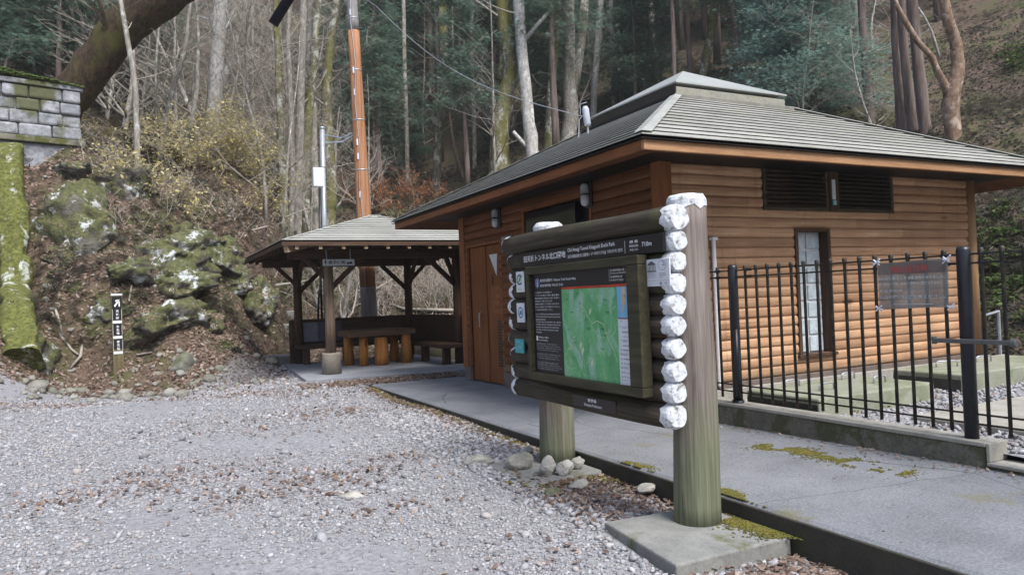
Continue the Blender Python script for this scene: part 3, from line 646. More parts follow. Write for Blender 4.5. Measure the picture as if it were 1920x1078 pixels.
# underside boards and edge
mb = MB()
r0 = [(PC[0]-2.17, PC[1]-2.32, 2.33), (PC[0]+2.17, PC[1]-2.32, 2.33), (PC[0]+2.17, PC[1]+2.32, 2.33), (PC[0]-2.17, PC[1]+2.32, 2.33)]
for i in range(4): mb.add([r0[i], r0[(i+1) % 4], (PC[0], PC[1], 2.95)], [(0, 1, 2)])
mb.build('roof_boards', M['darkwood'], pv)
mb = MB()
x0, x1, y0, y1 = PC[0]-2.19, PC[0]+2.19, PC[1]-2.34, PC[1]+2.34
mb.box(x0, x1, y0, y0+.03, 2.285, 2.355); mb.box(x0, x1, y1-.03, y1, 2.285, 2.355); mb.box(x0, x0+.03, y0+.031, y1-.031, 2.285, 2.355); mb.box(x1-.03, x1, y0+.031, y1-.031, 2.285, 2.355)
mb.each('fascia', M['darkwood_x'], pv)
PX = (3.05, 5.55); PY = (13.1, 16.0)
for px_ in PX:
    for py_ in PY:
        mt = M['greypost'] if (px_ < 4 and py_ < 14) else M['darkwood']; zb = .42 if (px_ < 4 and py_ < 14) else .05
        mb = MB(); mb.tube([(px_, py_, zb), (px_, py_, 1.2), (px_, py_, 2.38)], [.095, .088, .085], 16, jit=.015, seed=int(px_*10+py_)); mb.build('post', mt, pv, smooth=True)
mb = MB(); mb.tube([(3.05, 13.1, .0), (3.05, 13.1, .40), (3.05, 13.1, .43)], [.175, .168, .16], 24); mb.build('post_base', M['post_base'], pv, smooth=True)
mb = MB()
for py_ in PY: mb.box(PC[0]-1.95, PC[0]+1.95, py_-.06, py_+.06, 2.12, 2.27)
for px_ in PX: mb.box(px_-.06, px_+.06, PC[1]-2.1, PC[1]+2.1, 2.27, 2.36)
mb.each('beam', M['darkwood_x'], pv, bevel=.008)
mb = MB()
for px_ in PX:
    for py_ in PY:
        sx = 1 if px_ < 4 else -1; sy = 1 if py_ < 14 else -1
        mb.bar((px_, py_, 1.55), (px_+sx*.62, py_, 2.14), .07, .09); mb.bar((px_, py_, 1.55), (px_, py_+sy*.62, 2.28), .07, .09)
        mb.bar((px_, py_, 1.72), (px_-sx*.42, py_, 2.14), .06, .08)
mb.each('brace', M['darkwood'], pv, bevel=.006)
mb = MB(); mbl = MB()
for k in range(11):
    xx = PC[0]-1.95+k*.39
    for s in (-1, 1):
        ln = 2.34-abs(xx-PC[0])*1.0; a = (xx, PC[1]+s*2.29, 2.275); b = (xx, PC[1]+s*(2.29-max(.35, 2.2-abs(xx-PC[0]))), 2.275+.29*max(.35, 2.2-abs(xx-PC[0]))); mb.bar(a, b, .055, .075)
        mbl.box(xx-.0285, xx+.0285, PC[1]+s*2.302-.008, PC[1]+s*2.302+.008, 2.232, 2.305)
    yy = PC[1]-2.1+k*.42
    for s in (-1, 1):
        ln = max(.3, 2.1-abs(yy-PC[1])); mb.bar((PC[0]+s*2.14, yy, 2.275), (PC[0]+s*(2.14-ln), yy, 2.275+.3*ln), .055, .075)
mb.each('rafter', M['darkwood'], pv)
mbl.each('rafter_end', M['lightwood'], pv)
mb = MB(); mb.bar((PC[0]-2.12, PC[1]-2.27, 2.235), (PC[0]-1.55, PC[1]-1.7, 2.38), .09, .12); mb.build('hip_rafter', M['lightwood'], pv, bevel=.008)
mb = MB(); mb.box(2.90, 5.62, 16.05, 16.13, .42, .96); mb.box(5.58, 5.66, 12.75, 16.04, .42, .96); mb.box(2.88, 5.7, 16.02, 16.16, .961, .99); mb.box(5.55, 5.69, 12.75, 16.015, .961, .99)
for xx in (2.93, 4.2, 5.5): mb.box(xx-.05, xx+.05, 16.131, 16.22, .0, .96)
mb.each('backrest_wall', M['darkwood_x'], pv, bevel=.008)
# info poster on the backrest
t_ = thing('shelter_notice_board', 'grey information panel fixed to the low back wall of the shelter', 'notice board', (3.3, 15.98, .5))
mb = MB(); mb.box(2.98, 3.98, 16.01, 16.045, .50, .93); mb.build('panel', plain('dark_grey_panel', (.10, .10, .12), .35, var=.2), t_, bevel=.004)
mb = MB(); mb.box(2.99, 3.45, 16.004, 16.009, .51, .92); mb.build('poster', plain('lavender_grey_poster', (.20, .20, .24), .35, var=.2), t_)
# benches
def bench(name, lab, x0, x1, y0, y1, legs, zt=.46):
    t = thing(name, lab, 'bench', ((x0+x1)/2, (y0+y1)/2, .05), 'benches in the shelter')
    mb = MB(); mb.box(x0, x1, y0, y1, zt-.09, zt); mb.build('seat', M['darkwood_x'], t, bevel=.015)
    for lx, ly in legs:
        mb = MB(); mb.box(lx-.07, lx+.07, ly-.07, ly+.07, .05, zt-.092); mb.build('leg', M['darkwood'], t, bevel=.01)
bench('wooden_bench', 'dark wooden bench along the back wall of the shelter, behind the grey post', 2.95, 5.0, 15.55, 15.98, [(3.12, 15.65), (4.0, 15.75), (4.85, 15.75)])
bench('wooden_bench', 'dark wooden bench against the side wall of the shelter, next to the toilet building', 5.08, 5.5, 12.8, 15.4, [(5.25, 13.05), (5.25, 14.2), (5.25, 15.2)])
t_ = thing('log_table', 'thick plank table on orange log legs under the shelter roof', 'table', (4.35, 14.4, .05))
mb = MB(); mb.box(3.62, 5.0, 14.05, 14.95, .63, .75); mb.build('tabletop', wood('tabletop_wood', (.07, .04, .022), (.15, .09, .05), (.24, .16, .10), (.4, 5, 5), 4, .6), t_, bevel=.02)
for lx, ly, rr_ in ((3.76, 14.62, .10), (4.72, 14.62, .09), (3.95, 14.2, .085), (4.82, 14.15, .10)):
    mb = MB(); mb.tube([(lx, ly, .05), (lx, ly, .35), (lx, ly, .63)], [rr_*1.04, rr_, rr_*.97], 16, jit=.03, seed=int(lx*77)); mb.build('leg', M['orangelog'], t_, smooth=True)
for k, (lx, ly, lab) in enumerate(((4.28, 14.1, 'round orange log stool in front of the middle of the shelter table'), )):
    mb = MB(); mb.tube([(lx, ly, .05), (lx, ly, .2), (lx, ly, .60)], [.135, .13, .125], 18, jit=.03, seed=k+5)
    s_ = mb.build('log_stool', M['orangelog'], origin=(lx, ly, .05), smooth=True); tag(s_, lab, 'stool')

# ---------------------------------------------------------------- lettering
def txt(s, height, width=None, bold=0., align='LEFT'):
    c = bpy.data.curves.new('t', 'FONT'); c.body = s; c.size = 1; c.offset = bold; c.resolution_u = 2
    o = bpy.data.objects.new('t', c); COL.objects.link(o)
    dg = bpy.context.evaluated_depsgraph_get(); me = bpy.data.meshes.new_from_object(o.evaluated_get(dg))
    v = np.array([p.co[:2] for p in me.vertices]).reshape(-1, 2); f = [tuple(p.vertices) for p in me.polygons]
    bpy.data.objects.remove(o); bpy.data.curves.remove(c); bpy.data.meshes.remove(me)
    if not len(v): return np.zeros((0, 2)), []
    v -= v.min(0); sc = height/max(1e-6, v[:, 1].max()); v[:, 1] *= sc
    v[:, 0] *= (width/max(1e-6, v[:, 0].max())) if width else sc
    if align == 'CENTER': v[:, 0] -= v[:, 0].max()/2
    return v, f
class Letters:
    """collects lettering on a vertical plane; fn maps (u right, v up) to world"""
    def __init__(s, fn): s.fn = fn; s.mb = MB()
    def put(s, text, u, v, h, w=None, bold=0.012, align='LEFT', rot=0):
        q_, f = txt(text, h, w, bold, align)
        if rot: q_ = np.c_[q_[:, 1], -q_[:, 0]] if rot == 90 else q_
        s.mb.add([s.fn(u+a, v+b) for a, b in q_], f); return s
    def poly(s, pts): s.mb.add([s.fn(a, b) for a, b in pts], [tuple(range(len(pts)))]); return s
    def rect(s, u, v, w, h): return s.poly([(u, v), (u+w, v), (u+w, v+h), (u, v+h)])
    def line(s, pts, w):
        for (a, b), (c_, d_) in zip(pts, pts[1:]):
            L = math.hypot(c_-a, d_-b)+1e-9; nx_, ny_ = -(d_-b)/L*w/2, (c_-a)/L*w/2
            s.poly([(a-nx_, b-ny_), (c_-nx_, d_-ny_), (c_+nx_, d_+ny_), (a+nx_, b+ny_)])
        return s
    def ring(s, u, v, ru, rv, w, n=24, a0=0, a1=2*math.pi):
        for k in range(n):
            A = a0+(a1-a0)*k/n; B = a0+(a1-a0)*(k+1)/n
            s.poly([(u+math.cos(A)*ru, v+math.sin(A)*rv), (u+math.cos(B)*ru, v+math.sin(B)*rv), (u+math.cos(B)*(ru-w), v+math.sin(B)*(rv-w)), (u+math.cos(A)*(ru-w), v+math.sin(A)*(rv-w))])
        return s
    def build(s, name, m, parent): return s.mb.build(name, m, parent)
def planeX(X): return lambda u, v: (X, -u, v)       # u = -y  (board facing -x)
def planeY(Y): return lambda u, v: (u, Y, v)        # board facing -y

# ================================================================ INFORMATION BOARD
ib = thing('log_information_board', 'large trail map board of stacked dark logs with white painted ends on two thick posts', 'information board', (2.96, 4.4, -.1))
def chipped_end(mbw, c, ax_, r, seed):
    """white painted, hewn end: scalloped collar, bevel and flat face. ax_ unit vector pointing outwards"""
    rr = random.Random(seed); ax_ = np.array(ax_, float); a = np.array((0, 0, 1.)) if abs(ax_[2]) < .5 else np.array((1., 0, 0)); u = np.cross(ax_, a); u /= np.linalg.norm(u); w_ = np.cross(ax_, u)
    n = 20; rings = []
    for k in range(n):
        an = 2*math.pi*k/n; sc = (abs(math.sin(an*3.5+seed)))
        rings.append((an, -.022-.034*sc*rr.uniform(.7, 1.15)))
    R0 = [c+(u*math.cos(an)+w_*math.sin(an))*r*1.014+ax_*o for an, o in rings]
    Rm = [c+(u*math.cos(an)+w_*math.sin(an))*r*1.014+ax_*.001 for an, o in rings]
    R1 = [c+(u*math.cos(an)+w_*math.sin(an))*r*(.95+rr.uniform(-.04, .02))+ax_*(.018+rr.uniform(-.004, .004)) for an, o in rings]
    R2 = [c+(u*math.cos(an)+w_*math.sin(an))*r*(.80+.05*math.cos(an*4+seed)+.02*math.sin(an*7))+ax_*.036 for an, o in rings]
    v = R0+Rm+R1+R2+[c+ax_*.036]; f = []
    for j in range(3): f += [(j*n+k, j*n+(k+1) % n, (j+1)*n+(k+1) % n, (j+1)*n+k) for k in range(n)]
    f += [(3*n+k, 3*n+(k+1) % n, 4*n) for k in range(n)]
    mbw.add(v, f)
zl = [1.722, 1.592, 1.465, 1.342, 1.219, 1.090, .957, .824, .693, .556]
LX = 2.80
for i, z in enumerate(zl):
    r = (.084, .068, .067, .067, .067, .068, .068, .069, .071, .078)[i]; yr = 3.31+.009*i+rnd.uniform(-.006, .006); yl = 5.36+rnd.uniform(-.03, .03)
    if i == 0: yl = 5.42
    mb = MB(); ys_ = np.linspace(yr, yl, 12); rad = [r*(1+.02*math.sin(3*t+i)) for t in ys_]; rad[0] *= 1.0
    mb.tube([(LX+.004*math.sin(t*2+i), t, z+.004*math.sin(t*3+i*2)) for t in ys_], rad, 20, jit=.003, seed=i+3)
    lg = mb.build('log', M['boardlog'], ib, smooth=True)
    mbw = MB(); chipped_end(mbw, np.array((LX+.004*math.sin(yr*2+i), yr, z+.004*math.sin(yr*3+i*2))), (0, -1, 0), rad[0], i+1); chipped_end(mbw, np.array((LX, yl, z)), (0, 1, 0), rad[-1], i+21)
    mbw.each('painted_end', M['whitepaint'], lg)
for (px_, py_, zt, r0, r1, zb) in ((2.985, 3.44, 1.84, .143, .118, -.14), (3.07, 5.24, 1.87, .150, .125, -.10)):
    mb = MB(); zz = np.linspace(zb, zt, 14)
    mb.tube([(px_+.006*math.sin(z_*3), py_+.004*math.cos(z_*4)+(-.012 if px_ < 3 else 0)*(z_), z_) for z_ in zz], [r0+(r1-r0)*(z_-zb)/(zt-zb) for z_ in zz], 24, jit=.004, seed=int(py_*10))
    po = mb.build('post', M['boardpost'], ib, smooth=True)
    mbw = MB(); chipped_end(mbw, np.array((px_+.006*math.sin(zt*3), py_+.004*math.cos(zt*4)+(-.012 if px_ < 3 else 0)*zt, zt)), (0, 0, 1), r1*1.01, int(py_)); mbw.build('painted_end', M['whitepaint'], po)
# dark cracks on the near post
# title board
mb = MB(); mb.box(2.715, 2.738, 3.33, 5.12, 1.527, 1.640); tb = mb.build('title_board', M['signblack'], ib, bevel=.003)
L = Letters(planeX(2.7135)); L.put('旧天城トンネル北口園地', -5.035, 1.565, .050, .625, .013).put('Old Amagi Tunnel Kitaguchi Enchi Park', -4.378, 1.5925, .034, .574, .007)
L.put('旧天城隧道北口园地 / 구 아마기 터널 기타구치 엔치', -4.378, 1.555, .024, .652, .006).rect(-3.700, 1.543, .0035, .078).put('標 高', -3.650, 1.600, .018, .085, .012).put('Altitude', -3.655, 1.577, .016, .092, .008).put('海拔/고도', -3.650, 1.552, .015, .085, .006).put('710m', -3.527, 1.572, .028, .094, .012)
L.build('title_lettering', M['text'], tb)
# map frame
mb = MB()
fo = (3.50, 4.92, .665, 1.522); fi = (3.625, 4.872, .722, 1.465)
for a, b, c_, d_ in ((fo[0], fo[1], fi[3], fo[3]), (fo[0], fo[1], fo[2], fi[2]), (fo[0], fi[0], fi[2]+.001, fi[3]-.001), (fi[1], fo[1], fi[2]+.001, fi[3]-.001)):
    mb.box(2.655, 2.735, a, b, c_, d_)
mb.build('map_frame', M['frame'], ib, bevel=.006)
mb = MB(); mb.box(2.690, 2.72, fi[0]+.001, fi[1]-.001, fi[2]+.001, fi[3]-.001); mp = mb.build('map_panel', M['signblack'], ib)
mb = MB(); mb.box(2.686, 2.6885, 3.768, 4.440, .722, 1.337); mpm = mb.build('trail_map', M['map'], mp)
mb = MB(); mb.box(2.686, 2.6885, 3.640, 4.440, 1.338, 1.354); mb.build('map_title_strip', M['red'], mp)
mb = MB(); mb.box(2.686, 2.6885, 3.640, 3.767, 1.142, 1.337); sea = mb.build('inset_map', M['sea'], mp)
mb = MB(); mb.box(2.686, 2.6885, 3.640, 3.767, .722, 1.134); leg_ = mb.build('legend', M['white'], mp)
L = Letters(planeX(2.6850)); land = [(-3.72, 1.33), (-3.685, 1.335), (-3.672, 1.30), (-3.682, 1.27), (-3.676, 1.24), (-3.69, 1.215), (-3.703, 1.18), (-3.712, 1.165), (-3.718, 1.19), (-3.712, 1.22), (-3.722, 1.25), (-3.715, 1.29)]
L.poly(land); L.build('inset_land', plain('map_land', (.50, .44, .30), .5), sea)
L = Letters(planeX(2.6842)); L.put('伊豆', -3.71, 1.270, .016, .035, .02).rect(-3.767, 1.137, .126, .004).put('凡例', -3.74, 1.115, .010, .02); L.build('inset_lettering', M['redtext'], sea)
L = Letters(planeX(2.6850))
for k, s in enumerate(('トイレ', '駐車場', 'バス停', '遊歩道', '現在地', '展望所', '案内板', '休憩所', 'Toilet', 'Parking', 'Bus stop', 'Trail')):
    zz = 1.075-k*.028; L.put(s, -3.725, zz, .010, .045+.02*(k % 3), .004)
    if k > 4: L.rect(-3.745, zz, .009, .009)
for k in range(5): L.rect(-3.76, 1.085-k*.083, .115, .0012)
L.build('legend_lettering', M['textblk'], leg_)
# map lines
L = Letters(planeX(2.6850)); rr = random.Random(3)
for k in range(16):
    u0, v0 = rr.uniform(-4.40, -3.82), rr.uniform(.76, 1.02) if k < 12 else rr.uniform(1.0, 1.25); pts = [(u0, v0)]
    an = rr.uniform(0, 6.28)
    for j in range(rr.randint(4, 9)):
        an += rr.uniform(-1.1, 1.1); u0 = min(-3.78, max(-4.43, u0+.017*math.cos(an))); v0 = min(1.32, max(.735, v0+.020*math.sin(an))); pts.append((u0, v0))
    L.line(pts, .0028)
for (u, v, s_) in ((-4.21, .95, .03), (-4.19, .91, .035), (-4.08, .835, .028), (-4.08, 1.18, .026)): L.poly([(u-s_*.5, v), (u-s_*.2, v-s_), (u+s_*.5, v+.3*s_), (u+s_*.2, v+s_)])
L.line([(-4.20, 1.33), (-4.17, 1.22), (-4.10, 1.14), (-4.06, 1.10), (-4.0, 1.12), (-3.93, 1.10), (-3.88, 1.0), (-3.82, .93), (-3.79, .86)], .004)
L.build('map_lines', M['contour'], mpm)
L = Letters(planeX(2.6846))
for (u, v, s) in ((-4.39, 1.26, '天城峠'), (-4.23, 1.23, '八丁池'), (-3.92, 1.25, '旧天城'), (-3.90, 1.17, '寒天橋'), (-4.33, 1.17, '水生地'), (-4.16, 1.12, '二本杉'), (-3.97, 1.06, '北口園地'), (-3.93, 1.02, '南口'), (-4.38, 1.05, '登り口'), (-4.30, .96, '天城山'), (-3.96, .93, '河津'), (-4.13, 1.06, '現在地'), (-4.25, 1.30, '湯ヶ島')):
    L.put(s, u, v, .013, None, .004)
L.build('map_lettering', mat('dark_green_lettering', None, .5, (.015, .09, .05)), mpm)
# panel lettering
L = Letters(planeX(2.6875)); L.put('自然歩道案内 / Nature Trail Guide Map', -4.745, 1.398, .026, .50, .008).put('自然步道导览图 / 자연 보도 안내도', -4.745, 1.365, .020, .33, .006)
L.rect(-3.845, 1.372, .002, .08).put('富士箱根伊豆国立公園', -3.83, 1.436, .015, .15, .004).put('Fuji-Hakone-Izu National Park', -3.83, 1.417, .013, .165, .002).put('富士箱根伊豆国立公园', -3.83, 1.396, .013, .125, .003).put('후지 하코네 이즈 국립공원', -3.83, 1.374, .013, .135, .003)
L.put('旧天城トンネル北口園地', -4.438, 1.342, .008, .06, .003)
jp = ['ここは旧天城トンネル北口園地です。', 'トンネルを抜けて南へ進む道は', '踊子歩道と呼ばれ川沿いを歩く', '自然歩道として親しまれています。', '歩道には見どころが多くあります。', '足もとに気をつけてお歩きください。', 'ごみは必ずお持ち帰りください。']
for k, s in enumerate(jp): L.put(s, -4.835, 1.318-k*.0215, .0115, .36-.10*(k in (0, 3, 6)), .005)
en = ['You are at "Old Amagi Tunnel Kitaguchi Enchi Park".', 'There are many points of interest to see on this', 'trail in the forest.', 'The path beyond the tunnel leads to the waterfalls', 'and follows the river through the valley. Please', 'watch your step and keep to the marked nature', 'trail. Take your litter home and do not pick', 'the plants.']
for k, s in enumerate(en): L.put(s, -4.835, 1.155-k*.0195, .0125, min(.365, .0075*len(s)), .004)
L.rect(-4.835, .962, .022, .036)
L.put('現在地のご案内', -4.805, .981, .013, .15, .006).put('Area information', -4.805, .962, .011, .14, .004)
L.build('panel_lettering', M['text'], mp)
L = Letters(planeX(2.6872))
for k in range(13):
    if k in (4, 8): continue
    zz = .935-k*.0155; L.put(('自然観察の道をご利用の皆さまへ  ', 'Please enjoy walking the nature trail safely', '河津七滝方面へは踊子歩道をお進みください', 'Waterfalls are reached on foot along the trail', '自然步道导览图请注意脚下安全')[k % 5], -4.835, zz, .0095, .31+.05*((k*7) % 3)/2, .001)
L.build('small_print', M['textdim'], mp)
mb = MB(); cc = (-4.787, 1.396); n = 24
mb.add([(2.6875, -(cc[0]+.029*math.cos(2*math.pi*k/n)), cc[1]+.034*math.sin(2*math.pi*k/n)) for k in range(n)], [tuple(range(n))]); inf = mb.build('information_symbol', M['blue'], mp)
L = Letters(planeX(2.6865)); L.ring(cc[0], cc[1], .029, .034, .002).rect(cc[0]-.005, cc[1]-.019, .010, .026).rect(cc[0]-.010, cc[1]+.003, .010, .004).rect(cc[0]-.011, cc[1]-.021, .022, .004).rect(cc[0]-.005, cc[1]+.012, .010, .009); L.build('symbol_mark', M['text'], inf)
# plaques on the logs
mb = MB(); mb.box(2.722, 2.732, 3.29, 3.555, 1.328, 1.490); pl = mb.build('white_plaque', M['white'], ib, bevel=.004)
L = Letters(planeX(2.7205)); u0, v0 = -3.49, 1.425
L.poly([(u0, v0+.036), (u0+.075, v0+.036), (u0+.0375, v0+.054)]).rect(u0, v0+.030, .075, .005)
for k in range(6): L.rect(u0+.002+k*.0135, v0, .005, .030)
L.rect(u0-.003, v0-.006, .081, .004).rect(u0-.006, v0-.012, .087, .004)
L.ring(-3.355, 1.450, .034, .030, .002).line([(-3.355, 1.45), (-3.325, 1.452)], .003).line([(-3.352, 1.478), (-3.338, 1.462), (-3.340, 1.45)], .003)
L.put('United Nations', -3.485, 1.400, .007, .062, .0).put('Educational, Scientific and', -3.525, 1.389, .007, .115, .0).put('Cultural Organization', -3.50, 1.378, .007, .09, .0).put('Izu Peninsula', -3.385, 1.400, .007, .06, 0).put('UNESCO Global', -3.385, 1.389, .007, .06, 0).put('Geopark', -3.385, 1.378, .007, .036, 0).rect(-3.552, 1.362, .256, .001)
L.ring(-3.372, 1.344, .010, .009, .004).line([(-3.335, 1.352), (-3.325, 1.338), (-3.315, 1.350)], .003); L.build('plaque_mark', mat('grey_print', None, .5, (.10, .10, .11)), pl)
mb = MB(); mb.box(2.722, 2.732, 5.07, 5.20, 1.335, 1.500); pl = mb.build('white_sticker', M['white'], ib, bevel=.003)
L = Letters(planeX(2.7205)); L.ring(-5.137, 1.435, .050, .043, .014, a0=.5, a1=5.6); L.build('sticker_ring', mat('dark_blue_print', None, .4, (.04, .09, .14)), pl)
L = Letters(planeX(2.7203)); L.poly([(-5.165, 1.41), (-5.12, 1.425), (-5.105, 1.465), (-5.14, 1.455)]).put('IZU', -5.165, 1.352, .013, .06); L.build('sticker_leaf', mat('leaf_green_print', None, .4, (.12, .32, .10)), pl)
mb = MB(); mb.box(2.722, 2.732, 5.08, 5.21, 1.093, 1.248); pl = mb.build('white_sticker', M['white'], ib, bevel=.003)
L = Letters(planeX(2.7205)); L.ring(-5.142, 1.172, .042, .046, .012).poly([(-5.168, 1.15), (-5.118, 1.16), (-5.125, 1.19), (-5.155, 1.185)]); L.build('sticker_ring', mat('teal_print', None, .4, (.05, .22, .36)), pl)
mb = MB(); mb.box(2.722, 2.732, 5.115, 5.265, .845, .958); pl = mb.build('teal_sticker', M['teal'], ib, bevel=.003)
L = Letters(planeX(2.7205)); L.line([(-5.245, .87), (-5.20, .90), (-5.16, .885), (-5.135, .93)], .006).rect(-5.24, .935, .07, .005); L.build('sticker_lines', mat('pale_teal_print', None, .4, (.25, .5, .5)), pl)
mb = MB(); mb.box(2.715, 2.728, 3.87, 4.394, .517, .597); pl = mb.build('name_plate', plain('brown_black_plate', (.03, .024, .022), .4), ib, bevel=.003)
L = Letters(planeX(2.7135)); L.put('静岡県', -4.195, .562, .024, .105, .02).put('Shizuoka Prefecture', -4.245, .532, .020, .215, .010); L.build('plate_lettering', M['text'], pl)
# footings
mb = MB(); mb.prism([(2.50, 3.74), (2.40, 2.95), (3.205, 2.93), (3.215, 3.66)], -.35, -.10); tag(mb.build('concrete_footing', M['pad'], origin=(2.8, 3.3, -.1), bevel=.012), 'grey square concrete footing under the nearer post of the map board', 'footing', 'footings of the map board')
mb = MB(); mb.prism([(2.54, 5.52), (2.50, 4.70), (3.20, 4.78), (3.20, 5.60)], -.3, -.085); tag(mb.build('concrete_footing', M['pad'], origin=(2.9, 5.1, -.1), bevel=.015), 'mossy concrete footing with stones on it under the farther board post', 'footing', 'footings of the map board')

# ================================================================ FENCE, KERB, VAULTS
mb = MB(); mb.box(4.845, 5.02, 2.80, 5.70, -.3, .205); mb.box(4.85, 5.02, -5, 2.799, -.3, .085); kb = mb.build('kerb_wall', M['kerb'], bevel=.01); tag(kb, 'low mossy concrete kerb wall carrying the black railing', 'kerb wall')
mb = MB(); mb.box(4.830, 5.03, 2.79, 5.70, .206, .236); mb.box(4.830, 5.03, -5, 2.789, .086, .110); mb.box(4.832, 5.028, 2.765, 2.789, .111, .235); mb.each('coping', M['kerbtop'], kb, bevel=.006)
fe = thing('metal_fence', 'black metal railing of upright bars on a kerb in front of the log wall', 'fence', (4.92, 3.9, .236))
for yy in (5.05, 2.925):
    mb = MB(); mb.tube([(4.92, yy, .236), (4.92, yy, 1.49), (4.92, yy, 1.515)], [.044, .044, .036], 18); mb.build('post', M['blackmetal'], fe, smooth=True)
mb = MB(); mb.tube([(4.875, 4.995, .30), (4.875, 4.995, .92)], .022, 8); mb.tube([(4.92, 5.05, .2), (4.92, 5.05, .26)], .055, 18); mb.each('post_sleeve', M['blackmetal'], fe, smooth=True)
for zz in (1.462, 1.402, .40, .335):
    mb = MB(); mb.tube([(4.92, -1.5, zz), (4.92, 5.72, zz)], .0075, 6); mb.build('rail', M['bar'], fe, smooth=True)
yb = [5.63, 5.50, 5.373, 5.249]+[4.895-.1312*k for k in range(15)]+[2.81-.130*k for k in range(26)]
for i, yy in enumerate(yb):
    mb = MB(); dx = rnd.uniform(-.003, .003)
    mb.tube([(4.92+dx, yy, .272), (4.92, yy, 1.44), (4.92, yy, 1.47), (4.92, yy, 1.492), (4.92, yy, 1.503)], [.0125, .0125, .016, .018, .010], 8)
    mb.build('bar', M['bar'], fe, smooth=True)
mb = MB(); mb.bar((4.86, 3.12, .885), (4.86, 2.60, .885), .022, .03); mb.tube([(4.86, 2.62, .885), (4.86, 2.585, .885)], .026, 10); mb.tube([(4.87, 3.12, .86), (4.87, 3.12, .91)], .018, 8); mb.build('latch', plain('dull_latch_steel', (.15, .155, .15), .55, metal=.3), fe, bevel=.004)
mb = MB()
for yy in (5.25, 4.85, 3.05, 2.80):
    for zz in (1.462, 1.402): mb.tube([(4.92, yy-.03, zz), (4.92, yy+.03, zz)], .013, 6)
mb.each('rail_clamp', M['blackmetal'], fe)
# notice tied to the fence
t_ = thing('plastic_notice', 'faded laminated warning notice tied to the black railing', 'notice', (4.89, 3.28, 1.27))
mb = MB(); n = 12; vs = []; fs = []
for i in range(n+1):
    for j in range(9):
        yy = 3.541-(3.541-3.015)*i/n; zz = 1.105+(1.442-1.105)*j/8; vs.append((4.888+.006*math.sin(i*.9+j*.5), yy, zz-.004*math.sin(i*.5)))
for i in range(n):
    for j in range(8): a = i*9+j; fs.append((a, a+9, a+10, a+1))
mb.add(vs, fs); sh = mb.build('sheet', M['film'], t_, smooth=True)
mb = MB(); mb.add([(4.8795, 3.53, 1.35), (4.8795, 3.03, 1.35), (4.8795, 3.03, 1.435), (4.8795, 3.53, 1.435)], [(0, 1, 2, 3)])
def f_band(t, b): base(t, b, ramp(t, noise(t, coord(t), 7, 3), [(.3, (.15, .125, .115)), (.7, (.24, .20, .18))])); b.inputs['Alpha'].default_value = .75
mb.build('dark_band', mat('faded_dark_band', f_band, .3), sh)
L = Letters(planeX(4.8785)); L.put('熊出没注意', -3.43, 1.360, .052, .28, .02); L.build('notice_title', M['redtext'], sh)
L = Letters(planeX(4.8785)); L.put('天城山で 熊 らしき 目撃情報がありました。', -3.53, 1.310, .024, .50, .016).put('万一出会っても、あわてず静かに離れて下さい。', -3.53, 1.270, .024, .47, .012).put('伊豆市役所', -3.53, 1.222, .022, .19, .012).put('入山の際にはご注意ください。', -3.53, 1.172, .028, .50, .02).rect(-3.42, 1.132, .30, .005)
L.build('notice_lettering', mat('faded_white_print', None, .5, (.55, .57, .55)), sh)
mb = MB(); rr = random.Random(2)
for (yy, zz) in ((3.545, 1.445), (3.02, 1.435), (3.0, 1.115), (3.545, 1.105)):
    for k in range(4):
        a = rr.uniform(-.5, .5); l_ = rr.uniform(.025, .06); mb.bar((4.882, yy-math.cos(a)*l_*.6, zz+math.sin(a)*l_), (4.882+rr.uniform(-.01, .01), yy+math.cos(a)*l_*.5, zz-math.sin(a)*l_), .010, .008)
mb.each('plastic_tie', M['ribbon'], t_)
# vault covers with handles
def vault(lab, x0, x1, y0, y1, z1, hand, m=None, z0=-.1):
    t = thing('concrete_vault_cover', lab, 'vault cover', ((x0+x1)/2, (y0+y1)/2, .15), 'tank covers behind the railing')
    mb = MB(); mb.box(x0, x1, y0, y1, z0, z1); mb.build('slab', m or M['vault'], t, bevel=.015)
    mb = MB()
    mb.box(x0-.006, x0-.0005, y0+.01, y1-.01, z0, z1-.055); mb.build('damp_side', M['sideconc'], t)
    for (hx_, hy_, dx, dy) in hand:
        mb = MB(); mb.tube([(hx_, hy_, z1-.01), (hx_, hy_, z1+.055), (hx_+dx*.15, hy_+dy*.15, z1+.065), (hx_+dx*.85, hy_+dy*.85, z1+.065), (hx_+dx, hy_+dy, z1+.055), (hx_+dx, hy_+dy, z1-.01)], .009, 8); mb.build('handle', M['grey'], t, smooth=True)
vault('flat concrete tank cover with four steel handles, nearest the glass-block window', 5.10, 6.68, 4.30, 5.12, .33, [(5.48, 5.0, .17, -.02), (5.50, 4.62, .19, 0), (6.28, 5.0, .19, 0), (6.25, 4.62, .17, 0)])
vault('flat concrete tank cover in the farthest corner by the end of the log wall', 7.38, 9.6, 4.46, 5.22, .33, [(7.85, 5.02, .22, -.1), (8.6, 5.02, .2, -.05)])
vault('flat concrete tank cover nearest the path behind the tall fence post', 5.60, 7.9, 2.2, 3.82, .20, [(6.05, 3.0, .22, -.06), (7.0, 3.0, .2, 0)], M['kerbtop'])
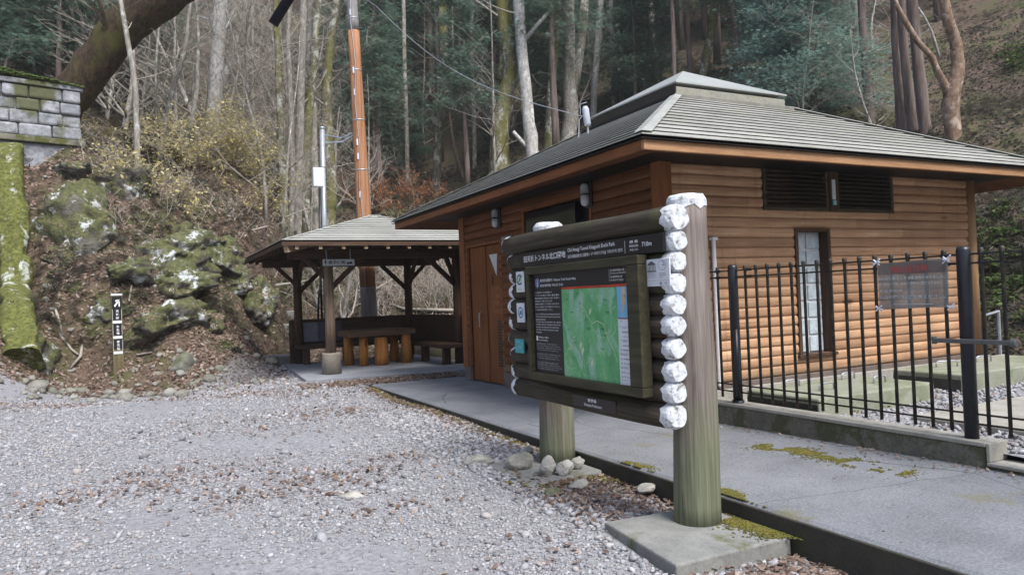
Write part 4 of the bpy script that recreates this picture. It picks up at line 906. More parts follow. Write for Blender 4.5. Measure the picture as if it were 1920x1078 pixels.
# small grey frame and dark kerb beyond
t_ = thing('steel_hoop', 'small grey metal hoop frame standing beyond the fence at the bank', 'hoop', (10.6, 6.2, .3))
mb = MB(); mb.tube([(10.3, 5.9, .15), (10.3, 5.9, .78), (10.75, 5.95, .82), (10.75, 5.95, .18)], .03, 8); mb.build('hoop', M['grey'], t_)
mb = MB(); mb.box(9.9, 13.5, 4.6, 4.75, 0, .42); tag(mb.build('far_kerb', M['sideconc'], origin=(11, 4.7, .1), bevel=.01), 'dark low concrete edging at the foot of the bank on the right', 'kerb')

# ================================================================ MAN-MADE THINGS OUT BACK
# utility pole
P0, D0 = ground(694, 615, 15, 22); D0 = 17.6
pb = pt(694, 610, D0); pb[2] -= .2; ptop = pt(653, -120, D0)
up = thing('utility_pole', 'tall leaning wooden utility pole, orange below and grey above, behind the shelter', 'utility pole', tuple(pb))
def lp(t): return pb+(ptop-pb)*t
rp = lambda t: .20-.085*t
def seg(t0, t1, m, nm='pole'):
    mb = MB(); tt = np.linspace(t0, t1, 10); mb.tube([lp(t) for t in tt], [rp(t) for t in tt], 20); return mb.build(nm, m, up, smooth=True)
grey_pole = wood('grey_pole_wood', (.20, .19, .19), (.29, .28, .28), (.38, .37, .36), (6, 6, .3), 4, .8)
def f_pole(t, b):
    v = coord(t, (7, 7, .25)); g = noise(t, v, 3, 6, .7)
    c = ramp(t, g, [(.3, (.19, .08, .038)), (.5, (.34, .16, .078)), (.72, (.46, .285, .17))]); c = mix(t, ramp(t, noise(t, coord(t), 1.5, 3), [(.55, 0.), (.7, .5)]), c, (.27, .19, .14)); base(t, b, c)
seg(0, .115, grey_pole); seg(.115, .76, mat('orange_pole_wood', f_pole, .7)); seg(.76, 1.0, grey_pole)
mb = MB()
for t in (.115, .285, .41, .535, .66, .79): mb.tube([lp(t-.0012), lp(t+.0012)], rp(t)+.006, 20)
mb.each('pole_band', M['grey'], up, smooth=True)
mb = MB(); vv = CR*.02-CF*.2; mb.tube([lp(t)+(-CF*(rp(t)+.012))+CR*.03*math.sin(t*30) for t in np.linspace(.02, .98, 20)], .008, 5)
mb.build('pole_cable', M['grey'], up)
mb = MB()
for t in (.345, .44, .475, .60, .655, .80): c_ = lp(t)-CF*rp(t)-CR*.03; mb.box(c_[0]-.018, c_[0]+.018, c_[1]-.012, c_[1]+.02, c_[2]-.05, c_[2]+.10)
mb.each('number_tag', M['white'], up, bevel=.004)
# steel pole with box
sp_b = pt(612, 606, 17.3); sp_t = pt(604, 242, 17.3)
spo = thing('steel_pole', 'thin galvanised steel pole with a white meter box behind the shelter', 'pole', tuple(sp_b))
mb = MB(); mb.tube([sp_b-np.array((0, 0, .3)), sp_t], [.065, .06], 14); mb.tube([sp_t, sp_t+(0, 0, .04)], .07, 14); mb.build('pole', M['grey'], spo, smooth=True)
mb = MB(); mb.tube([sp_b-CR*.10-(0, 0, .3), sp_b-CR*.10+(0, 0, 1.2), sp_t-CR*.10-(0, 0, 1.2)], .03, 8); mb.tube([sp_b-CR*.22-(0, 0, .3), sp_b-CR*.16+(0, 0, .6), sp_b-CR*.10+(0, 0, 1.0)], .025, 8); mb.build('cable', M['blackmetal'], spo, smooth=True)
mb = MB(); c_ = pt(597, 333, 17.0); mb.box(c_[0]-.14, c_[0]+.12, c_[1]-.1, c_[1]+.08, c_[2]-.23, c_[2]+.22); mb.build('meter_box', M['white'], spo, bevel=.02)
mb = MB()
for k in (.25, .5, .8): c_ = sp_b+(sp_t-sp_b)*k; mb.tube([c_, c_+(0, 0, .03)], .072, 14)
mb.each('clamp', M['grey'], spo)
mb = MB(); a = pt(606, 268, 17.3); b = lp(.507)
mb.tube([a, (a+b)/2-(0, 0, .12), b], .012, 6); mb.tube([a+(0, 0, .2), (a+b)/2-(0, 0, .02), b+(0, 0, .05)], .012, 6); tag(mb.build('service_cable', plain('blue_grey_cable', (.22, .30, .40), .5), origin=tuple(a)), 'pale service cable between the steel pole and the wooden utility pole', 'cable')
# overhead wire to the roof insulator
ins = pt(1096, 228, 10.6)
mb = MB(); A = pt(705, 12, 17.6); B = pt(1090, 218, 10.6); C_ = pt(500, -130, 24)
pts = [A+(B-A)*t-np.array((0, 0, .45*math.sin(math.pi*t))) for t in np.linspace(0, 1, 16)]; mb.tube([C_]+pts, .007, 5)
tag(mb.build('overhead_wire', M['grey'], origin=tuple(A)), 'thin overhead wire sagging from the utility pole to the roof insulator', 'wire')
t_ = thing('roof_insulator', 'grey cylindrical wire insulator standing on the toilet roof left of the lantern', 'insulator', tuple(pt(1099, 235, 10.5)))
mb = MB(); a = pt(1102, 236, 10.4); b = pt(1097, 200, 10.4); mb.tube([a, a+(b-a)*.1, a+(b-a)*.85, b], [.042, .05, .05, .03], 16); mb.build('body', plain('porcelain_grey', (.42, .45, .52), .3, var=.1), t_, smooth=True)
mb = MB(); mb.tube([pt(1085, 258, 10.35), pt(1086, 225, 10.4), pt(1095, 214, 10.4)], .006, 6); mb.tube([pt(1088, 216, 10.4), pt(1088, 196, 10.4), pt(1100, 192, 10.4)], .005, 6); mb.tube([pt(1103, 262, 10.4), a], .016, 8); mb.each('bracket', M['grey'], t_)
# black sleeve on a hanging cable
mb = MB(); a = pt(512, 46, 9); b = pt(545, -8, 9); mb.tube([a, b+(b-a)*2], .062, 14); s_ = mb.build('black_cable_sleeve', mat('black_rubber', None, .7, (.006, .005, .012)), origin=tuple(a), smooth=True); tag(s_, 'black tubular sleeve hanging into the top of the picture', 'cable sleeve')
mb = MB(); c0 = b+(b-a)*2; mb.tube([c0, c0+(b-a)*3+(0, 0, 2)], .012, 6); mb.build('cable', M['blackmetal'], s_)

# trail marker
mk, dk = ground(223, 690, 11, 16); m_s = dk/FPX
mx, my, mz = mk; hgt = 139*m_s; wd = 18*m_s
tm = thing('trail_marker', 'square wooden trail marker post with black faces and white arrow on the bank foot', 'trail marker', (mx, my, mz))
mb = MB(); mb.box(mx-wd/2, mx+wd/2, my-wd*.5, my+wd*.5, mz-.2, mz+hgt-.03); mb.build('post', wood('olive_post', (.08, .065, .03), (.16, .135, .07), (.24, .21, .13), (5, 5, .4), 4, .8), tm, bevel=.006)
mb = MB(); mb.box(mx-wd/2-.004, mx+wd/2+.004, my-wd*.5-.004, my+wd*.5, mz+hgt-.032, mz+hgt); mb.build('cap', M['white'], tm, bevel=.004)
mb = MB(); mb.box(mx-wd/2+.012, mx+wd/2-.012, my-wd*.5-.007, my-wd*.5-.001, mz+.36, mz+hgt-.05); fp = mb.build('face_plate', M['signblack'], tm)
mb = MB(); mb.box(mx-wd/2-.008, mx-wd/2-.001, my-wd*.5+.01, my+wd*.5-.01, mz+.1, mz+hgt-.035); mb.build('side_plate', M['signblack'], tm)
L = Letters(planeY(my-wd*.5-.0085)); pw = wd-.03; h1 = hgt/139
top = mz+hgt
L.poly([(mx-.045, top-22*h1), (mx-.03, top-25*h1), (mx+.035, top-15*h1), (mx+.022, top-12*h1)]).poly([(mx-.02, top-12*h1), (mx+.05, top-10*h1), (mx+.05, top-13.5*h1), (mx-.02, top-15*h1)]).poly([(mx+.05, top-10*h1), (mx+.05, top-24*h1), (mx+.030, top-24*h1), (mx+.030, top-13*h1)])
for k, s in enumerate(('天城峠', '水生地', '寒天橋')):
    t0 = top-(28+28.5*k)*h1
    for c_, ch in enumerate(s): L.put(ch, mx-.018, t0-(7+6.2*c_)*h1, 5.0*h1, 5.0*h1, .02)
    L.rect(mx-pw/2, t0-27*h1, pw, 5*h1)
    L.rect(mx-pw/2, t0-21*h1, .004, 20*h1).rect(mx+pw/2-.004, t0-21*h1, .004, 20*h1)
L.put('• • •', mx-.03, mz+.30, .012, .07)
L.build('marker_lettering', M['text'], fp)

# men's toilet sign under the shelter beam
t_ = thing('toilet_direction_sign', 'small white sign with a man symbol and toilet lettering hung under the shelter eave', 'sign', (3.2, 12.95, 2.05))
mb = MB(); mb.box(2.93, 3.50, 12.96, 12.985, 1.985, 2.100); mb.build('board', M['white'], t_, bevel=.003)
L = Letters(planeY(12.958)); L.put('男子便所', 3.025, 2.012, .062, .305, .02)
L.ring(2.975, 2.083, .009, .009, .009, 12).poly([(2.958, 2.072), (2.992, 2.072), (2.987, 2.035), (2.981, 2.035), (2.981, 2.0), (2.969, 2.0), (2.969, 2.035), (2.963, 2.035)])
L.poly([(3.355, 2.014), (3.355, 2.036), (3.38, 2.046), (3.395, 2.044), (3.455, 2.034), (3.455, 2.014)]).poly([(3.41, 2.036), (3.435, 2.066), (3.463, 2.014)])
L.build('sign_lettering', M['textblk'], t_)
mb = MB(); mb.bar((3.0, 12.975, 2.10), (3.0, 12.99, 2.28), .015, .01); mb.bar((3.43, 12.975, 2.10), (3.43, 12.99, 2.28), .015, .01); mb.build('hanger', M['grey'], t_)

# stone wall top left
wa = pt(152, 235, 17.4); dirw = np.array((-.97, -.26, 0)); nrm = np.array((.26, -.97, 0)); 
def wpt(s, o, z): return wa+dirw*s+nrm*o+np.array((0, 0, z-wa[2]))
sw = thing('stone_wall', 'grey cut-stone parapet wall with a moss-covered coping at the top of the bank', 'stone wall', tuple(wpt(0, 0, wa[2]-1)))
zt = pt(150, 174, 17.4)[2]; zbm = pt(155, 266, 17.4)[2]; zl2 = pt(150, 302, 17.4)[2]
def wbox(mb, s0, s1, o0, o1, z0, z1):
    v = [wpt(s, o, z) for z in (z0, z1) for o in (o0, o1) for s in (s0, s1)]; mb.add(v, [(0, 2, 3, 1), (4, 5, 7, 6), (0, 1, 5, 4), (2, 6, 7, 3), (0, 4, 6, 2), (1, 3, 7, 5)])
mb = MB(); nr = 4; hh = (zt-zbm)/nr; rr = random.Random(5)
for k in range(nr):
    s = 0; 
    while s < 6.5:
        l_ = rr.uniform(.38, .75) if not (k % 2 and s == 0) else .38
        g = .007; wbox(mb, s+g, s+l_-g, -.5, rr.uniform(.0, .09), zbm+k*hh+g+rr.uniform(-.01, .01), zbm+(k+1)*hh-g+rr.uniform(-.012, .012)); s += l_
mb.build('masonry', M['stonewall'], sw, bevel=.045)
mb = MB(); wbox(mb, .02, 6.5, -.48, -.02, zbm-.3, zt); mb.build('mortar_core', concrete('pale_mortar', (.20, .20, .19), .6), sw)
mb = MB(); wbox(mb, -.06, 6.5, -.5, .12, zbm-.14, zbm-.005); mb.build('ledge', concrete('mossy_ledge', (.2, .19, .15), .5, ((.075, .085, .015), 2.5, .42, .9)), sw, bevel=.02)
mb = MB(); wbox(mb, .0, 6.5, -.5, .03, zl2-.5, zbm-.142); mb.build('lower_course', M['stonewall'], sw, bevel=.03)
mb = MB(); wbox(mb, -.05, 6.5, -.55, .10, zt+.003, zt+.12); mb.each('coping', M['stonewall'], sw, bevel=.02)

# ================================================================ ROCKS
def ico(sub):
    import bmesh
    bm = bmesh.new(); bmesh.ops.create_icosphere(bm, subdivisions=sub, radius=1); bm.verts.ensure_lookup_table()
    v = np.array([p.co[:] for p in bm.verts]); f = np.array([[q_.index for q_ in p.verts] for p in bm.faces]); bm.free(); return v, f
ICO4 = ico(4); ICO3 = ico(3); ICO5 = ico(5)
ROCKTOP = []
def rock(name, lab, cat, c, size, seed, m, group=None, rough=.32, ic=None, flat=0, yaw=0):
    v, f = ic or ICO3; v = v.copy(); s = np.array(size, float)
    rr = np.random.default_rng(seed)
    for k in range(9):   # planar cuts make it look broken
        n_ = rr.normal(size=3); n_ /= np.linalg.norm(n_); d_ = rr.uniform(.55, .85); t = v@n_-d_; v = v-np.outer(np.maximum(t, 0), n_)*.92
    n_ = v/np.linalg.norm(v, axis=1)[:, None]
    if ic is not None:   # weathered outcrop: blocks, ledges and cracks
        w_ = v*np.array((1.2, 1.2, 2.2))+seed*3.1; w_ = w_+.5*np.stack([fbm(v*1.5+seed+a, 2) for a in (0, 5, 9)], 1)
        cell = _perm[tuple((np.floor(w_*1.6).astype(int) % 64).T)]
        v = v+n_*(.34*fbm(v*1.4+seed*3.1, 3)+.16*cell+.10*np.abs(fbm(v*5+seed, 3))-.05)[:, None]
    else: v = v+n_*(rough*.45*fbm(v*1.3+seed*3.1, 4))[:, None]
    v = v*s; cy_, sy_ = math.cos(yaw), math.sin(yaw); v = np.c_[v[:, 0]*cy_-v[:, 1]*sy_, v[:, 0]*sy_+v[:, 1]*cy_, v[:, 2]]
    if ic is not None:
        fa = v[f]; fn_ = np.cross(fa[:, 1]-fa[:, 0], fa[:, 2]-fa[:, 0]); fn_ /= np.linalg.norm(fn_, axis=1)[:, None]+1e-9; k = fn_[:, 2] > .55; ROCKTOP.append((fa[k].mean(1)+np.array(c), fn_[k]))
    o = mesh_np(name, v+np.array(c), f, m, None, c, smooth=False); return tag(o, lab, cat, group)
# mossy outcrops on the bank: (px, py, width px, height px)
outc = [(165, 400, 165, 190, 'large mossy outcrop with pale lichen patches below the stone wall'), (235, 330, 130, 90, 'mossy ledge of rock above the large outcrop'), (330, 440, 200, 130, 'broad mossy outcrop with white lichen in the middle of the bank'),
        (405, 470, 130, 100, 'grey mossy rock on the right shoulder of the broad outcrop'), (482, 545, 105, 110, 'mossy boulder on the bank beside the trail steps'), (310, 590, 190, 110, 'long low moss-covered rock slab behind the trail marker'),
        (52, 652, 112, 96, 'lichened boulder at the foot of the moss-covered stone strip'), (398, 605, 70, 66, 'small mossy boulder right of the moss-covered slab'), (240, 500, 120, 80, 'mossy rock step half buried in the leaves above the trail marker'),
        (340, 520, 150, 80, 'mossy sloping rock under the broad outcrop'), (140, 318, 110, 50, 'mossy ledge of rock just under the stone wall'), (110, 510, 60, 36, 'small pale rock in the leaf litter left of the big outcrop'), (135, 530, 50, 34, 'small whitish rock just below the pale one in the litter'),
        (425, 640, 60, 40, 'low mossy stone in the litter near the trail'), (210, 570, 90, 60, 'mossy hump just behind the trail marker'), (120, 470, 70, 60, 'dark mossy foot of the large outcrop'), (440, 520, 70, 60, 'mossy knob between the grey rock and the trail boulder')]
for i, (px_, py_, w_, h_, lab) in enumerate(outc):
    g, d = ground(px_, py_+h_*.25, 10); sx = w_/2*d/FPX; sz = h_/2*d/FPX
    c_ = g+np.array((0, .30*sx, sz*.10)); rock('mossy_boulder', lab, 'boulder', tuple(c_), (sx*.98, sx*.75, sz*.92), 40+i, M['mossrock'], 'mossy rocks on the bank', .5, ICO5, yaw=.2*i)
# loose rocks along the foot
loose = [(345, 697, 62, 42, 'M', 'rounded grey-green boulder at the edge of the gravel lot'), (412, 700, 26, 22, 'D', 'small dark stone right of the grey-green boulder'), (65, 693, 44, 22, 'G', 'flat greenish stone at the left edge of the gravel'), (104, 684, 30, 16, 'G', 'small greenish stone behind the flat one on the left'), (300, 706, 30, 14, 'W', 'low pale stone between the trail marker and the boulder'),
         (222, 704, 22, 12, 'W', 'pale stone at the base of the trail marker'), (180, 712, 20, 10, 'W', 'small pale stone left of the trail marker on the gravel'), (380, 716, 20, 10, 'W', 'tiny pale stone in front of the grey-green boulder'), (255, 700, 26, 14, 'W', 'grey stone just right of the trail marker'), (30, 706, 30, 12, 'W', 'low pale stone by the left edge of the picture'), (130, 700, 26, 14, 'W', 'low grey stone between the flat stone and the marker')]
for i, (px_, py_, w_, h_, k_, lab) in enumerate(loose):
    g, d = ground(px_, py_, 9); sx = w_/2*d/FPX; sz = h_/2*d/FPX
    rock('loose_stone', lab, 'stone', tuple(g+np.array((0, .1, sz*.6))), (sx, sx*.8, sz), 70+i, M['greyrock'] if k_ in 'MDG' else M['rock'], 'stones along the foot of the bank', .35)
for i, (px_, py_, w_, h_, zz, lab) in enumerate([(900, 862, 56, 22, -.06, 'flat pointed white stone on the gravel left of the board footing'), (971, 864, 52, 34, -.03, 'rounded pale stone on the corner of the mossy footing'), (1028, 874, 30, 36, -.03, 'upright tan stone leaning against the farther board post'), (1058, 877, 32, 28, -.035, 'pale angular stone in front of the farther board post'), (1084, 866, 26, 24, -.035, 'small tan stone at the right of the farther board post'), (1085, 908, 36, 20, -.09, 'flat pale stone lying in the gravel before the mossy footing'), (1040, 922, 36, 18, -.10, 'mossy flat stone beside the mossy footing'), (1212, 914, 36, 16, -.09, 'flat white stone between the two board posts'), (660, 930, 40, 20, -.1, 'single tan stone lying on the open gravel'), (988, 845, 26, 16, -.05, 'small stone tucked behind the rounded pale stone')]):
    g = onz(px_, py_, zz); d = (g-CAM)@CF; sx = w_/2*d/FPX; sz = h_/2*d/FPX
    rock('loose_stone', lab, 'stone', tuple(g), (sx*1.25, sx*.95, sz*1.15), 100+i, M['palerock'] if i not in (6,) else M['greyrock'], 'stones around the map board', .3)

# ================================================================ SCATTERED STUFF
def scatter_view(n, pyr, pxr=(-60, 1980), tmin=0):
    """random ground points in the camera's sector, denser nearby"""
    pass
def place_geo(name, V, F, pts, sizes, mat_, label=None, kind='stuff', smooth=False, flatten=(1, 1, 1), tilt=None, normals=None):
    n = len(pts); m = len(V)
    q1 = npr.normal(size=(n, 4)); q1 /= np.linalg.norm(q1, axis=1)[:, None]
    if tilt is not None:
        ang = npr.uniform(0, 2*np.pi, n); ax1 = npr.normal(size=(n, 3)); ax1[:, 2] = 0; ax1 /= np.linalg.norm(ax1, axis=1)[:, None]; tl = npr.normal(0, tilt, n)/2
        qa = np.c_[np.cos(ang/2), np.zeros(n), np.zeros(n), np.sin(ang/2)]; qb = np.c_[np.cos(tl), ax1*np.sin(tl)[:, None]]
        w1, v1, w2, v2 = qb[:, 0], qb[:, 1:], qa[:, 0], qa[:, 1:]
        q1 = np.c_[w1*w2-(v1*v2).sum(1), w1[:, None]*v2+w2[:, None]*v1+np.cross(v1, v2)]
    w, x, y, z = q1.T
    Rm = np.stack([1-2*(y*y+z*z), 2*(x*y-z*w), 2*(x*z+y*w), 2*(x*y+z*w), 1-2*(x*x+z*z), 2*(y*z-x*w), 2*(x*z-y*w), 2*(y*z+x*w), 1-2*(x*x+y*y)], 1).reshape(n, 3, 3)
    if normals is not None:  # lean the item to the slope
        u = normals; a = np.stack([u[:, 2], np.zeros(n), -u[:, 0]], 1); a /= np.linalg.norm(a, axis=1)[:, None]; b = np.cross(u, a)
        B = np.stack([a, b, u], 2); Rm = B@Rm
    sc = sizes[:, None]*np.array(flatten)[None, :] if sizes.ndim == 1 else sizes
    W = np.einsum('nij,nmj->nmi', Rm, V[None]*sc[:, None, :])+pts[:, None, :]
    Fq = (F[None]+np.arange(n)[:, None, None]*m).reshape(-1, F.shape[1])
    return W.reshape(-1, 3), Fq
def slope_n(x, y):
    e = .12; hx_ = (H(x+e, y)-H(x-e, y))/(2*e); hy_ = (H(x, y+e)-H(x, y-e))/(2*e); n_ = np.c_[-hx_, -hy_, np.ones(len(x))]; return n_/np.linalg.norm(n_, axis=1)[:, None]
V1, F1 = ico(1)
stones = []
def pebble_shape(seed):
    r = np.random.default_rng(seed); v = V1.copy()
    for k in range(6):
        n_ = r.normal(size=3); n_ /= np.linalg.norm(n_); t = v@n_-r.uniform(.5, .8); v = v-np.outer(np.maximum(t, 0), n_)
    return v
def in_lot(x, y):
    ok = (y < lotY(x)+.25) & (x < 3.2) 
    ok &= ~((x > 2.42) & (x < 3.2) & (y > 2.95) & (y < 3.7)) & ~((x > 2.52) & (y > 4.72) & (y < 5.55))
    ok |= (x > 2.0) & (x < 4.6) & (y > 11.35) & (y < 12.1)
    return ok
W_all = []; F_all = []; off = 0
def wedge(n, rmin, rmax, p=1.0):
    """points in the camera's sector; p=1 gives constant density per metre of depth and angle"""
    t = npr.random(n)**p; r = rmin+(rmax-rmin)*t; a = YAW+npr.uniform(-.75, .75, n)
    return r*np.sin(a), r*np.cos(a)
x, y = wedge(190000, 1.6, 15.5, 1.05); k = in_lot(x, y); x, y = x[k], y[k]; d = np.hypot(x, y)
big = npr.random(len(x))
bare = fbm(np.c_[x*.8, y*.8, 0*x+3], 3); k = (npr.random(len(x)) < np.clip(.9-bare*1.3, .07, 1)); x, y, d, big = x[k], y[k], d[k], big[k]
sz = (.0055+.0085*npr.random(len(x))**1.6)*(1+.07*np.clip(d-3, 0, 12)); sz = np.where(big > .93, sz*1.7, sz); sz = np.where(big > .996, sz*1.9, sz)
z = H(x, y)+sz*.25
for s_ in range(4):
    k = np.arange(len(x)) % 4 == s_
    Wv, Fq = place_geo('', pebble_shape(s_), F1, np.c_[x, y, z][k], sz[k], None, flatten=(1.15, .95, .7), tilt=.5)
    W_all.append(Wv); F_all.append(Fq+off); off += len(Wv)
# inside the fence and around the board
x = np.r_[npr.uniform(5.04, 10, 4500), npr.uniform(5.04, 7.5, 2000)]; y = np.r_[npr.uniform(1.2, 5.6, 4500), npr.uniform(1.5, 4.4, 2000)]; 
sz = npr.uniform(.012, .030, len(x)); Wv, Fq = place_geo('', pebble_shape(9), F1, np.c_[x, y, .155+sz*.2], sz, None, flatten=(1.2, .9, .6), tilt=.6); W_all.append(Wv); F_all.append(Fq+off); off += len(Wv)
x = npr.uniform(2.35, 3.22, 2600); y = npr.uniform(2.2, 8.5, 2600); k = in_lot(x, y); x, y = x[k], y[k]; sz = npr.uniform(.012, .034, len(x))
Wv, Fq = place_geo('', pebble_shape(10), F1, np.c_[x, y, H(x, y)+sz*.3], sz, None, flatten=(1.2, .9, .65), tilt=.6); W_all.append(Wv); F_all.append(Fq+off); off += len(Wv)
g_ = mesh_np('gravel', np.concatenate(W_all), np.concatenate(F_all), M['gravel']); tag(g_, 'grey crushed stone covering the open lot', 'gravel', kind='stuff')

# fallen leaves
leafV = np.array([(-1, 0, .05), (-.35, -.42, .0), (.35, -.40, .08), (1, 0, .25), (.35, .40, .10), (-.35, .42, .02)]); leafF = np.array([[0, 1, 2, 3], [0, 3, 4, 5]])
W_all = []; F_all = []; off = 0
def leaves(x, y, z, size, tilt, normals=None):
    global off
    Wv, Fq = place_geo('', leafV, leafF, np.c_[x, y, z], size, None, tilt=tilt, normals=normals); W_all.append(Wv); F_all.append(Fq+off); off += len(Wv)
x, y = wedge(230000, 12.5, 40, 1.7); k = (wild(x, y) > .02) & ~((x > 2.4) & (x < 6) & (y > 11) & (y < 16.4)); x, y = x[k], y[k]
d = np.hypot(x, y); z = H(x, y); dens = fbm(np.c_[x*.9, y*.9, z*0+9], 3); k = npr.random(len(x)) < np.clip(.95-dens*.7, .25, 1); x, y, z, d = x[k], y[k], z[k], d[k]
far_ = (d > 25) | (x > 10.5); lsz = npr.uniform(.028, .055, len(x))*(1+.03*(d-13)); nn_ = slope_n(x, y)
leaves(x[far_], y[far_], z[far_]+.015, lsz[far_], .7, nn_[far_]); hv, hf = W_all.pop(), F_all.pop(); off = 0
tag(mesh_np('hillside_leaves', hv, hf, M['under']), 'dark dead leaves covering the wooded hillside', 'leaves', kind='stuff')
leaves(x[~far_], y[~far_], z[~far_]+.015, lsz[~far_], .7, nn_[~far_])
for P_, n_ in ROCKTOP:
    k = npr.integers(0, len(P_), 900); k = k[fbm(P_[k]*1.3, 2) > -.1]; leaves(P_[k][:, 0], P_[k][:, 1], P_[k][:, 2]+.01, npr.uniform(.02, .04, len(k)), .5, n_[k])
n = 2600; x = npr.normal(2.0, .75, n); y = npr.normal(15.9, 1.5, n); ok = ~((x > 2.5) & (y < 17)); x, y = x[ok], y[ok]; leaves(x, y, H(x, y)+.018, npr.uniform(.02, .045, len(x)), .5)
# patches on the gravel and strips by the edges
def patch(cx, cy, rx, ry, n, s=.03):
    x = npr.normal(cx, rx, n); y = npr.normal(cy, ry, n); ok = ~((x > 3.22) & (x < 4.9) & (y < 11.2)); x, y = x[ok], y[ok]; leaves(x, y, H(x, y)+.018, npr.uniform(s*.55, s*1.1, len(x)), .5)
for (px_, py_, rx, ry, n) in ((95, 755, .7, .35, 420), (500, 732, .5, .3, 260), (590, 735, .4, .25, 130), (515, 783, .7, .5, 170), (565, 768, .5, .3, 80), (650, 758, .25, .2, 110), (380, 745, .4, .2, 90),
                              (640, 888, .42, .25, 150), (600, 888, .3, .2, 50), (470, 920, .35, .15, 80), (330, 880, .4, .2, 110), (280, 905, .35, .15, 110), (430, 900, .5, .5, 110), (760, 850, .2, .1, 60), (700, 940, .25, .1, 40), (110, 940, .3, .2, 70), (1000, 1000, .3, .2, 30)):
    g = onz(px_, py_, -.03 if py_ > 800 else .05); patch(g[0], g[1], rx, ry, n)
n = 2600; x = npr.uniform(2.2, 4.9, n); y = 11.35+npr.random(n)*(.75)+(x-2.4)*-.05; leaves(x, y, H(x, y)*0+.0+npr.uniform(0, .03, n), npr.uniform(.018, .035, n), .5)
n = 1500; x = npr.normal(3.1, .10, n); y = npr.uniform(3.6, 10.9, n); x = np.minimum(x, 3.21); leaves(x, y, H(x, y)+.02, npr.uniform(.014, .03, n), .5)
n = 1500; x = npr.uniform(2.3, 3.2, n); y = npr.normal(2.55, .2, n); leaves(x, y, H(x, y)+.025, npr.uniform(.016, .034, n), .5)
n = 900; x = npr.normal(2.85, .22, n); y = npr.normal(4.35, .35, n); x = np.minimum(x, 3.2); leaves(x, y, H(x, y)+.03, npr.uniform(.014, .03, n), .5)
n = 600; x = npr.uniform(5.05, 9, n); y = npr.uniform(1.5, 5.6, n); leaves(x, y, npr.uniform(.18, .2, n)*0+.185, npr.uniform(.012, .028, n), .5)
n = 260; x = npr.uniform(3.3, 4.8, n); y = npr.uniform(1.5, 11, n); leaves(x, y, .045*np.clip(x-3.4, 0, 9)*np.clip((7-y)/4, 0, 1)+.008, npr.uniform(.004, .011, n), .4)
n = 160; x = 4.83-np.abs(npr.normal(0, .12, n)); y = npr.uniform(2.2, 5.5, n); leaves(x, y, .045*np.clip(x-3.4, 0, 9)*np.clip((7-y)/4, 0, 1)+.012, npr.uniform(.010, .024, n), .4)
lf_ = mesh_np('fallen_leaves', np.concatenate(W_all), np.concatenate(F_all), M['litter']); tag(lf_, 'reddish-brown fallen leaves on the bank and in drifts over the gravel', 'leaves', kind='stuff')
# rubble of the bank
x, y = wedge(5200, 12.8, 24, 1.2); k = (wild(x, y) > -.01) & (y < lotY(x)+6) & (x < 2.5) & (y > 13); x, y = x[k], y[k]; ed = np.exp(-np.abs(y-lotY(x)-.2)/.8); k = npr.random(len(x)) < .12+.9*ed; x, y = x[k], y[k]
sz = npr.gamma(2., .022, len(x))+.015; Wv, Fq = place_geo('', pebble_shape(12), F1, np.c_[x, y, H(x, y)+sz*.2], sz, None, flatten=(1.2, 1, .7), tilt=.6); tag(mesh_np('rubble', Wv, Fq, M['rock']), 'loose grey rubble along the foot of the bank', 'rubble', kind='stuff')
# moss cushions on the walkway edge
W_all = []; F_all = []; off = 0
V0, F0 = ico(1)
def mossline(x, y, z, s):
    global off
    Wv, Fq = place_geo('', V0, F0, np.c_[x, y, z], s, None, flatten=(1.3, 1.2, .35), tilt=.3); W_all.append(Wv); F_all.append(Fq+off); off += len(Wv)
def mpatch(pxs, zz, n, s0, s1, spread):
    p_ = np.array([onz(*a, zz)[:2] for a in pxs]); t = npr.random(n)*(len(p_)-1); i = np.minimum(t.astype(int), len(p_)-2); f = t-i; q_ = p_[i]*(1-f)[:, None]+p_[i+1]*f[:, None]; q_ = q_+npr.normal(0, 1, (n, 2))*spread*(1.5+.9*np.sin(t*9))[:, None]
    kp = fbm(np.c_[q_*7, q_[:, :1]*0], 3) > -.15; q_ = q_[kp]; return q_[:, 0], q_[:, 1], npr.uniform(s0, s1, len(q_))
x, y, s_ = mpatch([(1425, 838), (1500, 850), (1580, 868), (1660, 885), (1690, 892)], .02, 7000, .003, .008, .03); mossline(x, y, .045*np.clip(x-3.4, 0, 9)*np.clip((7-y)/4, 0, 1)+.001, s_)
x, y, s_ = mpatch([(1345, 915), (1400, 938)], .0, 1800, .003, .008, .024); x = np.maximum(x, 3.26); mossline(x, y, 0*x+.002, s_)
x, y, s_ = mpatch([(1170, 868), (1215, 878)], .0, 900, .003, .008, .022); mossline(np.maximum(x, 3.26), y, 0*x+.002, s_)
x, y, s_ = mpatch([(1380, 972), (1470, 1000)], -.09, 2600, .003, .008, .034); mossline(np.minimum(x, 3.2), y, 0*x-.096, s_)
x, y, s_ = mpatch([(1010, 905), (1100, 895), (1170, 890)], -.1, 500, .008, .02, .05); mossline(np.minimum(x, 3.2), y, H(x, y)+.02, s_)
n = 2600; y = npr.uniform(5, 11.1, n); x = 3.19-np.abs(npr.normal(0, .045, n)); mossline(x, y, H(x, y)+.012, npr.uniform(.008, .022, n))
tag(mesh_np('moss', np.concatenate(W_all), np.concatenate(F_all), M['moss'], smooth=True), 'yellow-green moss cushions on the walkway and its edge', 'moss', kind='stuff')
